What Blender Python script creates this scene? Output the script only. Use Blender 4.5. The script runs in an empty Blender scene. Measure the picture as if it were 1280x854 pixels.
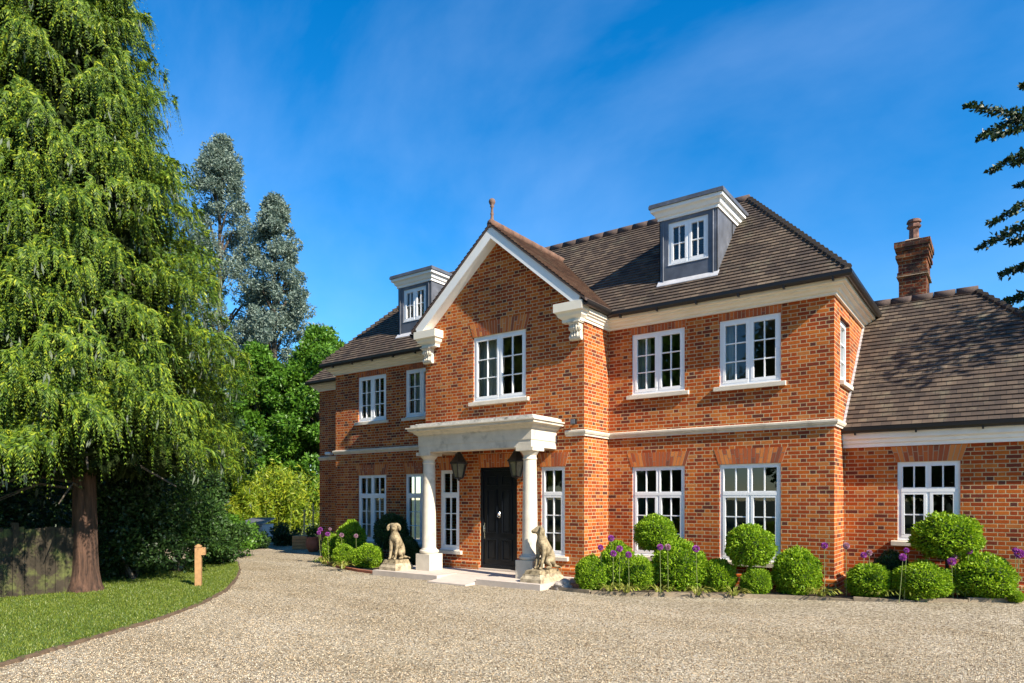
import bpy, bmesh, math, random
import numpy as np
from mathutils import Vector, Matrix

random.seed(11)
RNG = np.random.default_rng(11)
SC = bpy.context.scene
COL = SC.collection
R = math.radians

# ------------------------------------------------------------------ camera
YAW = R(36.03); FPX = 850.0; HOR = 624.0
CX, CY, CZ = 9.53, -13.636, 1.78
cam_d = bpy.data.cameras.new('camera')
cam = bpy.data.objects.new('camera', cam_d); COL.objects.link(cam)
cam.location = (CX, CY, CZ); cam.rotation_euler = (R(90), 0, YAW)
cam_d.sensor_width = 36; cam_d.lens = FPX / 1280 * 36
cam_d.shift_y = (HOR - 427) / 1280
cam_d.clip_end = 3000; cam_d.clip_start = 0.05
SC.camera = cam

# ------------------------------------------------------------------ light
SUN = Vector((1.0, -0.20, 0.76)).normalized()
W = bpy.data.worlds.new('World'); SC.world = W; W.use_nodes = True
nt = W.node_tree; nt.nodes.clear()
sky = nt.nodes.new('ShaderNodeTexSky'); sky.sky_type = 'NISHITA'; sky.sun_disc = False
sky.sun_elevation = math.asin(SUN.z); sky.sun_rotation = math.atan2(SUN.x, SUN.y)
sky.air_density = 1.0; sky.dust_density = 0.0; sky.ozone_density = 4.0; sky.altitude = 0
bg = nt.nodes.new('ShaderNodeBackground'); bg.inputs[1].default_value = 0.108
wo = nt.nodes.new('ShaderNodeOutputWorld')
nt.links.new(bg.outputs[0], wo.inputs[0])
# thin cirrus, laid out by sky direction
tc = nt.nodes.new('ShaderNodeTexCoord')
mp = nt.nodes.new('ShaderNodeMapping'); mp.inputs['Scale'].default_value = (0.9, 2.6, 2.0); mp.inputs['Rotation'].default_value = (0.5, 0.7, 0.9)
nz = nt.nodes.new('ShaderNodeTexNoise'); nz.inputs['Scale'].default_value = 1.5; nz.inputs['Detail'].default_value = 7; nz.inputs['Roughness'].default_value = 0.55; nz.inputs['Distortion'].default_value = 0.2
rp = nt.nodes.new('ShaderNodeValToRGB'); rp.color_ramp.elements[0].position = 0.42; rp.color_ramp.elements[0].color = (0, 0, 0, 1)
rp.color_ramp.elements[1].position = 0.82; rp.color_ramp.elements[1].color = (.17, .17, .17, 1)
mx = nt.nodes.new('ShaderNodeMix'); mx.data_type = 'RGBA'
mx.inputs[7].default_value = (4.2, 5.4, 7.4, 1)
sat = nt.nodes.new('ShaderNodeHueSaturation'); sat.inputs['Saturation'].default_value = 1.37
nt.links.new(sky.outputs[0], sat.inputs['Color'])
nt.links.new(tc.outputs['Generated'], mp.inputs[0]); nt.links.new(mp.outputs[0], nz.inputs['Vector'])
nt.links.new(nz.outputs[0], rp.inputs[0]); nt.links.new(rp.outputs[0], mx.inputs[0])
nt.links.new(sat.outputs[0], mx.inputs[6]); nt.links.new(mx.outputs[2], bg.inputs[0])
sl = bpy.data.lights.new('sun', 'SUN'); sl.energy = 5.0; sl.angle = R(0.5); sl.color = (1, .90, .74)
so = bpy.data.objects.new('sun', sl); COL.objects.link(so)
so.rotation_euler = (-SUN).to_track_quat('-Z', 'Y').to_euler()
VS = SC.view_settings
VS.view_transform = 'Standard'; VS.look = 'None'; VS.exposure = 1.10; VS.gamma = 1.0; VS.use_curve_mapping = False
SC.cycles.max_bounces = 8; SC.cycles.transparent_max_bounces = 12; SC.cycles.use_denoising = True
try: SC.cycles.sample_clamp_indirect = 6
except Exception: pass

def at(u, v, d):
    """point seen at photo pixel (u, v) at depth d metres"""
    r = (u - 640) / FPX * d
    c, s = math.cos(YAW), math.sin(YAW)
    return Vector((c * r - s * d + CX, s * r + c * d + CY, CZ + (HOR - v) / FPX * d))
def smooth(t): t = min(1, max(0, t)); return t * t * (3 - 2 * t)
def gz(x, y):
    """height of the drive: it rises a little towards the right wing"""
    return 0.12 * smooth((x - 6.2) / 3.4) * smooth((y + 4.5) / 3.5)
def at_ground(u, v, z=0.0):
    return at(u, v, FPX * (CZ - z) / (v - HOR))

# ------------------------------------------------------------------ materials
def new_mat(name):
    m = bpy.data.materials.new(name); m.use_nodes = True
    n = m.node_tree; b = n.nodes['Principled BSDF']
    return m, n, b
def N(n, t, **kw):
    o = n.nodes.new(t)
    for k, v in kw.items(): setattr(o, k, v)
    return o
def math_node(n, op, a, b=None, c=None):
    o = N(n, 'ShaderNodeMath', operation=op)
    for i, v in enumerate((a, b, c)):
        if v is None: continue
        if isinstance(v, (int, float)): o.inputs[i].default_value = v
        else: n.links.new(v, o.inputs[i])
    return o.outputs[0]
def ramp(n, fac, stops, interp='LINEAR'):
    o = N(n, 'ShaderNodeValToRGB'); cr = o.color_ramp; cr.interpolation = interp
    while len(cr.elements) < len(stops): cr.elements.new(0.5)
    for e, (p, c) in zip(cr.elements, stops):
        e.position = p; e.color = (*c, 1) if len(c) == 3 else c
    n.links.new(fac, o.inputs[0]); return o.outputs[0]
def mixc(n, fac, a, b, mode='MIX'):
    o = N(n, 'ShaderNodeMix', data_type='RGBA', blend_type=mode)
    for i, v in ((0, fac), (6, a), (7, b)):
        if isinstance(v, (int, float)): o.inputs[i].default_value = v
        elif isinstance(v, tuple): o.inputs[i].default_value = (*v, 1) if len(v) == 3 else v
        else: n.links.new(v, o.inputs[i])
    return o.outputs[2]
def noise(n, scale, detail=4, rough=.55, vec=None, out=0):
    o = N(n, 'ShaderNodeTexNoise'); o.inputs['Scale'].default_value = scale
    o.inputs['Detail'].default_value = detail; o.inputs['Roughness'].default_value = rough
    if vec is not None: n.links.new(vec, o.inputs['Vector'])
    return o.outputs[out]
def bump(n, b, height, strength, dist):
    o = N(n, 'ShaderNodeBump'); o.inputs['Strength'].default_value = strength; o.inputs['Distance'].default_value = dist
    n.links.new(height, o.inputs['Height']); n.links.new(o.outputs[0], b.inputs['Normal'])
def position(n):
    return N(n, 'ShaderNodeNewGeometry').outputs['Position']
def objco(n):
    return N(n, 'ShaderNodeTexCoord').outputs['Object']

def mat_brick(name='brick', soot=None):
    m, n, b = new_mat(name)
    g = N(n, 'ShaderNodeNewGeometry')
    sp = N(n, 'ShaderNodeSeparateXYZ'); n.links.new(g.outputs['Position'], sp.inputs[0])
    sn = N(n, 'ShaderNodeSeparateXYZ'); n.links.new(g.outputs['True Normal'], sn.inputs[0])
    side = math_node(n, 'GREATER_THAN', math_node(n, 'ABSOLUTE', sn.outputs[0]), .7)
    inv = math_node(n, 'SUBTRACT', 1.0, side)
    h = math_node(n, 'ADD', math_node(n, 'MULTIPLY', sp.outputs[0], inv), math_node(n, 'MULTIPLY', sp.outputs[1], side))
    rowf = math_node(n, 'DIVIDE', sp.outputs[2], .075)
    row = math_node(n, 'FLOOR', rowf); fz = math_node(n, 'FRACT', rowf)
    odd = math_node(n, 'MODULO', math_node(n, 'ADD', row, 1000.0), 2.0)
    u = math_node(n, 'ADD', math_node(n, 'DIVIDE', math_node(n, 'ADD', h, 100.0), .3375), math_node(n, 'MULTIPLY', odd, .5))
    cell = math_node(n, 'FLOOR', u); f = math_node(n, 'FRACT', u)
    head = math_node(n, 'GREATER_THAN', f, .6667)
    # distance to vertical joints, in metres
    d1 = math_node(n, 'MINIMUM', f, math_node(n, 'ABSOLUTE', math_node(n, 'SUBTRACT', f, .6667)))
    d1 = math_node(n, 'MULTIPLY', math_node(n, 'MINIMUM', d1, math_node(n, 'SUBTRACT', 1.0, f)), .3375)
    d2 = math_node(n, 'MULTIPLY', math_node(n, 'MINIMUM', fz, math_node(n, 'SUBTRACT', 1.0, fz)), .075)
    wob = math_node(n, 'MULTIPLY', math_node(n, 'SUBTRACT', noise(n, 40, 2, .5, g.outputs['Position']), .5), .008)
    d = math_node(n, 'ADD', math_node(n, 'MINIMUM', d1, d2), wob)
    mr = N(n, 'ShaderNodeMapRange'); mr.inputs['From Min'].default_value = .0052; mr.inputs['From Max'].default_value = .0092
    n.links.new(d, mr.inputs[0]); body = mr.outputs[0]
    cb = N(n, 'ShaderNodeCombineXYZ')
    n.links.new(math_node(n, 'ADD', math_node(n, 'MULTIPLY', cell, 2.0), head), cb.inputs[0])
    n.links.new(row, cb.inputs[1]); n.links.new(side, cb.inputs[2])
    wn = N(n, 'ShaderNodeTexWhiteNoise'); n.links.new(cb.outputs[0], wn.inputs['Vector'])
    val = math_node(n, 'SUBTRACT', wn.outputs['Value'], math_node(n, 'MULTIPLY', head, .07))
    val = math_node(n, 'MAXIMUM', val, 0.0)
    patch = math_node(n, 'MULTIPLY', math_node(n, 'SUBTRACT', noise(n, .9, 3, .5, g.outputs['Position']), .5), .35)
    val = math_node(n, 'ADD', val, patch)
    colr = ramp(n, val, [(0.0, (.12, .046, .036)), (.06, (.19, .052, .030)), (.17, (.29, .062, .022)),
                         (.42, (.39, .088, .021)), (.66, (.47, .124, .023)), (.88, (.53, .175, .034)), (1.0, (.49, .22, .075))])
    fine = noise(n, 120, 3, .6, g.outputs['Position'])
    colr = mixc(n, .35, colr, mixc(n, fine, (.1, .03, .02), (.85, .36, .16)), 'SOFT_LIGHT')
    mort = mixc(n, noise(n, 25, 3, .6, g.outputs['Position']), (.40, .29, .155), (.62, .48, .28))
    stain = ramp(n, noise(n, 1.1, 6, .65, g.outputs['Position']), [(.3, (.66, .64, .64)), (.65, (1, 1, 1))])
    c = mixc(n, body, mort, colr); c = mixc(n, 1.0, c, stain, 'MULTIPLY')
    if soot: c = mixc(n, ramp(n, noise(n, 3.5, 6, .7, g.outputs['Position']), [(.27, (0, 0, 0)), (.56, (soot, soot, soot))]), c, (.03, .024, .022))
    n.links.new(c, b.inputs['Base Color']); b.inputs['Roughness'].default_value = .92; b.inputs['Specular IOR Level'].default_value = .15
    hh = math_node(n, 'ADD', math_node(n, 'MULTIPLY', body, .8), math_node(n, 'MULTIPLY', fine, .45))
    bump(n, b, hh, .55, .008)
    return m

def mat_arch(name, base):
    m, n, b = new_mat(name)
    r = N(n, 'ShaderNodeNewGeometry').outputs['Random Per Island']
    c = ramp(n, r, base)
    c = mixc(n, .3, c, mixc(n, noise(n, 90, 3, .6, position(n)), (.1, .04, .03), (.9, .45, .2)), 'SOFT_LIGHT')
    n.links.new(c, b.inputs['Base Color']); b.inputs['Roughness'].default_value = .9
    return m

def mat_plain(name, col, rough=.6, var=.12, scale=6, metal=0, bumpk=0, bscale=60, spec=None, dirt=None):
    m, n, b = new_mat(name)
    p = objco(n)
    lo = tuple(x * (1 - var) for x in col); hi = tuple(min(1, x * (1 + var)) for x in col)
    c = mixc(n, ramp(n, noise(n, scale, 5, .6, p), [(.3, (0, 0, 0)), (.7, (1, 1, 1))]), lo, hi)
    if dirt:
        c = mixc(n, ramp(n, noise(n, dirt[1], 6, .65, p), [(dirt[2], (0, 0, 0)), (dirt[2] + .18, (1, 1, 1))]), c, dirt[0])
    n.links.new(c, b.inputs['Base Color']); b.inputs['Roughness'].default_value = rough; b.inputs['Metallic'].default_value = metal
    if spec is not None: b.inputs['Specular IOR Level'].default_value = spec
    if bumpk: bump(n, b, noise(n, bscale, 4, .6, p), bumpk, .01)
    return m

def mat_tile(name, cols):
    m, n, b = new_mat(name)
    uv = N(n, 'ShaderNodeUVMap'); sp = N(n, 'ShaderNodeSeparateXYZ'); n.links.new(uv.outputs[0], sp.inputs[0])
    row = math_node(n, 'FLOOR', math_node(n, 'ADD', sp.outputs[1], .002))
    u = math_node(n, 'ADD', math_node(n, 'DIVIDE', sp.outputs[0], .165), math_node(n, 'MULTIPLY', math_node(n, 'MODULO', row, 2.0), .5))
    ti = math_node(n, 'FLOOR', u); f = math_node(n, 'FRACT', u)
    cb = N(n, 'ShaderNodeCombineXYZ'); n.links.new(ti, cb.inputs[0]); n.links.new(row, cb.inputs[1])
    wn = N(n, 'ShaderNodeTexWhiteNoise'); n.links.new(cb.outputs[0], wn.inputs['Vector'])
    P = position(n)
    v = math_node(n, 'ADD', math_node(n, 'MULTIPLY', wn.outputs['Value'], .42), math_node(n, 'MULTIPLY', noise(n, 1.0, 6, .65, P), .95))
    c = ramp(n, math_node(n, 'SUBTRACT', v, .18), cols)
    c = mixc(n, .5, c, mixc(n, noise(n, 45, 4, .65, P), (.25, .25, .25), (.75, .75, .75)), 'SOFT_LIGHT')
    lich = ramp(n, noise(n, 2.6, 6, .7, P), [(.55, (0, 0, 0)), (.70, (.6, .6, .6))])
    c = mixc(n, lich, c, (.17, .155, .10))
    gap = math_node(n, 'LESS_THAN', math_node(n, 'MINIMUM', f, math_node(n, 'SUBTRACT', 1.0, f)), .03)
    c = mixc(n, math_node(n, 'MULTIPLY', gap, .8), c, (.02, .016, .014))
    n.links.new(c, b.inputs['Base Color']); b.inputs['Roughness'].default_value = .85
    hh = math_node(n, 'ADD', math_node(n, 'MULTIPLY', wn.outputs['Value'], .6), math_node(n, 'MULTIPLY', noise(n, 60, 3, .6, P), .4))
    bump(n, b, hh, .6, .012)
    return m

def mat_leaf(name, stops, trans=.3, rough=.45, spec=.4, tcol=None):
    m, n, b = new_mat(name)
    g = N(n, 'ShaderNodeNewGeometry')
    v = math_node(n, 'ADD', math_node(n, 'MULTIPLY', g.outputs['Random Per Island'], .7), math_node(n, 'MULTIPLY', noise(n, 1.3, 3, .5, g.outputs['Position']), .35))
    c = ramp(n, v, stops)
    n.links.new(c, b.inputs['Base Color']); b.inputs['Roughness'].default_value = rough; b.inputs['Specular IOR Level'].default_value = spec
    t = N(n, 'ShaderNodeBsdfTranslucent')
    n.links.new(mixc(n, 1.0, c, tcol or (1.0, 1.0, .55), 'MULTIPLY'), t.inputs[0])
    mxs = N(n, 'ShaderNodeMixShader'); mxs.inputs[0].default_value = trans
    n.links.new(b.outputs[0], mxs.inputs[1]); n.links.new(t.outputs[0], mxs.inputs[2])
    n.links.new(mxs.outputs[0], n.nodes['Material Output'].inputs[0])
    return m

def mat_glass():
    m, n, b = new_mat('window_glass')
    n.nodes.remove(b)
    tr = N(n, 'ShaderNodeBsdfTransparent'); tr.inputs[0].default_value = (.72, .78, .76, 1)
    gl = N(n, 'ShaderNodeBsdfGlossy'); gl.inputs['Roughness'].default_value = .01; gl.inputs[0].default_value = (.95, 1, 1, 1)
    fr = N(n, 'ShaderNodeFresnel'); fr.inputs[0].default_value = 1.5
    bp = N(n, 'ShaderNodeBump'); bp.inputs['Strength'].default_value = .04; bp.inputs['Distance'].default_value = .02
    n.links.new(noise(n, 1.6, 1, .5, position(n)), bp.inputs['Height']); n.links.new(bp.outputs[0], gl.inputs['Normal'])
    mxs = N(n, 'ShaderNodeMixShader'); n.links.new(math_node(n, 'MINIMUM', math_node(n, 'MULTIPLY', fr.outputs[0], 1.6), 1.0), mxs.inputs[0])
    n.links.new(tr.outputs[0], mxs.inputs[1]); n.links.new(gl.outputs[0], mxs.inputs[2])
    n.links.new(mxs.outputs[0], n.nodes['Material Output'].inputs[0])
    return m

def mat_gravel():
    m, n, b = new_mat('gravel')
    P = position(n)
    vo = N(n, 'ShaderNodeTexVoronoi'); vo.inputs['Scale'].default_value = 48; vo.inputs['Randomness'].default_value = 1; n.links.new(P, vo.inputs['Vector'])
    ve = N(n, 'ShaderNodeTexVoronoi', feature='DISTANCE_TO_EDGE'); ve.inputs['Scale'].default_value = 48; n.links.new(P, ve.inputs['Vector'])
    sx = N(n, 'ShaderNodeSeparateXYZ'); n.links.new(vo.outputs['Color'], sx.inputs[0])
    c = ramp(n, sx.outputs[0], [(0, (.14, .105, .07)), (.2, (.35, .28, .185)), (.5, (.63, .53, .375)), (.8, (.79, .69, .52)), (1, (.88, .81, .69))])
    patch = ramp(n, noise(n, .55, 6, .62, P), [(.35, (.80, .77, .70)), (.65, (1.0, 1.0, 1.0))])
    c = mixc(n, 1.0, c, patch, 'MULTIPLY')
    mpg = N(n, 'ShaderNodeMapping'); mpg.inputs['Rotation'].default_value = (0, 0, .45); mpg.inputs['Scale'].default_value = (.12, .9, 1); n.links.new(P, mpg.inputs[0])
    trk = ramp(n, noise(n, 1.0, 5, .6, mpg.outputs[0]), [(.38, (.84, .81, .76)), (.58, (1, 1, 1))])
    c = mixc(n, 1.0, c, trk, 'MULTIPLY')
    moss = ramp(n, noise(n, 3.4, 6, .7, P), [(.63, (0, 0, 0)), (.72, (.6, .6, .6))])
    c = mixc(n, moss, c, (.23, .19, .10))
    n.links.new(c, b.inputs['Base Color']); b.inputs['Roughness'].default_value = .9
    e = N(n, 'ShaderNodeMapRange'); e.inputs['From Max'].default_value = .28; n.links.new(ve.outputs['Distance'], e.inputs[0])
    hh = math_node(n, 'ADD', e.outputs[0], math_node(n, 'MULTIPLY', sx.outputs[1], .7))
    hh = math_node(n, 'ADD', hh, math_node(n, 'MULTIPLY', noise(n, 9, 4, .6, P), 1.2))
    bump(n, b, hh, 1.0, .024)
    return m

def mat_bark(name, a, bcol, moss=None):
    m, n, b = new_mat(name)
    p = objco(n)
    mpn = N(n, 'ShaderNodeMapping'); mpn.inputs['Scale'].default_value = (14, 14, 1.4); n.links.new(p, mpn.inputs[0])
    f = noise(n, 1.0, 6, .65, mpn.outputs[0])
    c = mixc(n, ramp(n, f, [(.35, (0, 0, 0)), (.65, (1, 1, 1))]), a, bcol)
    if moss:
        g = N(n, 'ShaderNodeNewGeometry'); sn = N(n, 'ShaderNodeSeparateXYZ'); n.links.new(g.outputs['True Normal'], sn.inputs[0])
        k = math_node(n, 'ADD', math_node(n, 'MULTIPLY', sn.outputs[0], -1.0), math_node(n, 'MULTIPLY', noise(n, 3, 4, .6, p), .8))
        c = mixc(n, ramp(n, k, [(.75, (0, 0, 0)), (1.0, (1, 1, 1))]), c, moss)
    n.links.new(c, b.inputs['Base Color']); b.inputs['Roughness'].default_value = .95
    bump(n, b, f, 1.0, .05)
    return m

M = {}
M['brick'] = mat_brick()
M['sooty'] = mat_brick('sooty_brick', .9)
M['voussoir'] = mat_arch('voussoir_brick', [(0, (.18, .065, .036)), (.2, (.32, .085, .03)), (.5, (.44, .125, .03)), (.8, (.51, .165, .035)), (1, (.56, .24, .07))])
M['soldier'] = mat_arch('soldier_brick', [(0, (.18, .055, .036)), (.4, (.38, .095, .027)), (1, (.50, .15, .035))])
M['mortar'] = mat_plain('mortar', (.40, .31, .21), .95, .15, 20)
M['white'] = mat_plain('white_paint', (.80, .80, .78), .5, .05, 3, dirt=((.62, .60, .54), 4, .68))
M['frame'] = mat_plain('window_paint', (.80, .81, .82), .35, .03, 3)
M['cream'] = mat_plain('cream_paint', (.78, .72, .60), .5, .05, 2.5, dirt=((.52, .46, .36), 3.0, .68))
M['stone'] = mat_plain('cast_stone', (.60, .54, .44), .85, .10, 5, bumpk=.2, bscale=70, dirt=((.34, .30, .24), 2.6, .56))
M['coping'] = mat_plain('weathered_coping', (.56, .53, .47), .9, .25, 8, bumpk=.3, bscale=50, dirt=((.16, .15, .13), 5, .52))
M['paving'] = mat_plain('paving_stone', (.50, .43, .37), .85, .12, 4, bumpk=.2, bscale=40, dirt=((.33, .28, .24), 2.0, .6))
M['lichen'] = mat_plain('lichen_stone', (.30, .24, .145), .9, .4, 14, bumpk=.8, bscale=45, dirt=((.085, .062, .03), 9, .47))
M['oldstone'] = mat_plain('old_plinth_stone', (.42, .35, .24), .9, .3, 9, bumpk=.5, bscale=40, dirt=((.13, .095, .055), 6, .50))
M['lead'] = mat_plain('lead_sheet', (.115, .125, .15), .5, .3, 3, metal=.25, bumpk=.1, bscale=12, dirt=((.24, .25, .28), 3, .6))
M['leadpale'] = mat_plain('pale_lead', (.50, .50, .52), .5, .15, 6, metal=.1)
M['black'] = mat_plain('black_paint', (.012, .013, .015), .33, .1, 4)
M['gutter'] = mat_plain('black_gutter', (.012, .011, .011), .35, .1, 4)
M['door'] = mat_plain('door_paint', (.006, .008, .012), .3, .06, 4, spec=.3)
M['chrome'] = mat_plain('chrome', (.75, .75, .74), .18, .02, 4, metal=1)
M['curtain'] = mat_plain('curtain_cloth', (.72, .72, .70), .9, .06, 5)
M['plaster'] = mat_plain('plaster', (.34, .32, .29), .9, .05, 2)
M['wood'] = mat_plain('pale_timber', (.36, .20, .085), .8, .2, 10, bumpk=.2, bscale=30)
M['soil'] = mat_plain('soil', (.075, .05, .032), .95, .4, 14, bumpk=1, bscale=30)
M['edge'] = mat_plain('earth_edge', (.085, .055, .032), .95, .4, 12, bumpk=1, bscale=40)
M['kerb'] = mat_plain('kerb_stone', (.24, .19, .13), .9, .25, 7, bumpk=.4, bscale=30)
M['terracotta'] = mat_plain('terracotta', (.30, .10, .055), .8, .2, 8, bumpk=.1, bscale=30)
M['finial'] = mat_plain('finial_clay', (.16, .10, .075), .85, .3, 10)
M['pot'] = mat_plain('weathered_chimney_pot', (.20, .10, .07), .85, .4, 6, dirt=((.06, .05, .045), 5, .5))
M['rock'] = mat_plain('rock', (.36, .32, .28), .9, .3, 10, bumpk=.6, bscale=20, dirt=((.14, .12, .11), 4, .52))
M['fence'] = mat_plain('mossy_fence_board', (.034, .026, .016), .95, .4, 5, bumpk=.4, bscale=24, dirt=((.10, .115, .03), 4, .5))
M['ground'] = mat_plain('earth_and_rough_grass', (.045, .06, .022), .95, .4, .8, bumpk=.6, bscale=8)
M['lawn'] = mat_plain('lawn_turf', (.07, .12, .02), .95, .35, 7, bumpk=.7, bscale=60)
M['shed'] = mat_plain('white_shed_paint', (.26, .29, .32), .6, .1, 4)
M['glass'] = mat_glass()
M['lampglass'] = mat_plain('lantern_glass', (.14, .13, .085), .12, .3, 6)
M['gravel'] = mat_gravel()
M['tile'] = mat_tile('roof_tile', [(0, (.018, .013, .010)), (.3, (.046, .031, .023)), (.6, (.088, .060, .041)), (.85, (.16, .115, .076)), (1, (.28, .215, .145))])
M['tilered'] = mat_tile('gable_tile', [(0, (.04, .024, .018)), (.3, (.085, .046, .032)), (.6, (.13, .070, .047)), (.85, (.18, .11, .075)), (1, (.25, .18, .13))])
M['ridge'] = mat_plain('ridge_tile', (.075, .05, .042), .85, .35, 8, bumpk=.3, bscale=30)
M['ridgered'] = mat_plain('red_ridge_tile', (.15, .080, .052), .85, .3, 8, bumpk=.3, bscale=30)
M['box'] = mat_leaf('box_leaf', [(0, (.05, .13, .008)), (.35, (.17, .32, .014)), (.75, (.32, .48, .026)), (1, (.46, .58, .05))], .38, .5, .3)
M['darkbox'] = mat_leaf('dark_box_leaf', [(0, (.010, .030, .007)), (.5, (.024, .062, .014)), (1, (.055, .115, .028))], .2, .4, .5)
M['inner'] = mat_plain('dark_core', (.02, .04, .008), .95, .3, 10)  # dark colour painted in for the shaded inside of clipped shrubs
M['conifer'] = mat_leaf('conifer_spray', [(0, (.008, .025, .003)), (.42, (.045, .098, .008)), (.75, (.14, .215, .013)), (1, (.42, .44, .026))], .14, .55, .25)
M['innerconifer'] = mat_leaf('shade_toned_foliage', [(0, (.010, .018, .005)), (1, (.030, .045, .010))], .1, .8, .1)  # darkened spray colour, shade inside the crown painted into the leaves
M['conetip'] = mat_leaf('grey_seed_tassel', [(0, (.09, .12, .08)), (1, (.19, .22, .16))], .2, .7, .2)
M['eucalyptus'] = mat_leaf('grey_green_leaf', [(0, (.050, .088, .068)), (.5, (.145, .20, .165)), (1, (.39, .46, .39))], .32, .6, .2, (.9, 1, .85))
M['broadleaf'] = mat_leaf('broad_leaf', [(0, (.025, .08, .008)), (.5, (.08, .20, .015)), (1, (.18, .34, .04))], .35)
M['darkleaf'] = mat_leaf('dark_leaf', [(0, (.008, .022, .006)), (.5, (.02, .05, .012)), (1, (.045, .09, .02))], .2)
M['laurel'] = mat_leaf('laurel_leaf', [(0, (.010, .030, .007)), (.5, (.03, .075, .013)), (1, (.075, .14, .025))], .2, .5, .3)
M['bamboo'] = mat_leaf('bamboo_leaf', [(0, (.06, .13, .012)), (.5, (.22, .32, .02)), (1, (.50, .50, .035))], .4)
M['beech'] = mat_leaf('beech_leaf', [(0, (.008, .022, .010)), (.6, (.02, .045, .014)), (1, (.06, .10, .02))], .15)
M['pebble'] = mat_arch('pebble', [(0, (.10, .07, .04)), (.25, (.35, .28, .175)), (.65, (.57, .475, .33)), (1, (.74, .67, .54))])
M['grass'] = mat_leaf('grass_blade', [(0, (.045, .082, .010)), (.5, (.12, .18, .018)), (1, (.27, .29, .05))], .3)
M['strap'] = mat_leaf('strap_leaf', [(0, (.10, .14, .02)), (.5, (.22, .25, .04)), (1, (.42, .36, .10))], .3)
M['allium'] = mat_leaf('allium_floret', [(0, (.22, .035, .26)), (.5, (.38, .08, .42)), (1, (.56, .22, .58))], .3, .6, .2, (1, .8, 1))
M['allium_pale'] = mat_leaf('faded_allium_floret', [(0, (.34, .16, .26)), (.5, (.48, .28, .38)), (1, (.62, .46, .52))], .3, .6, .2, (1, .8, 1))
M['stem'] = mat_plain('green_stem', (.18, .22, .07), .6, .2, 8)
M['bark_red'] = mat_bark('red_conifer_bark', (.024, .013, .009), (.115, .060, .038), (.13, .15, .015))
M['bark'] = mat_bark('grey_bark', (.035, .028, .02), (.12, .10, .075))
M['cane'] = mat_plain('pale_cane', (.34, .30, .16), .6, .2, 6)

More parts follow.
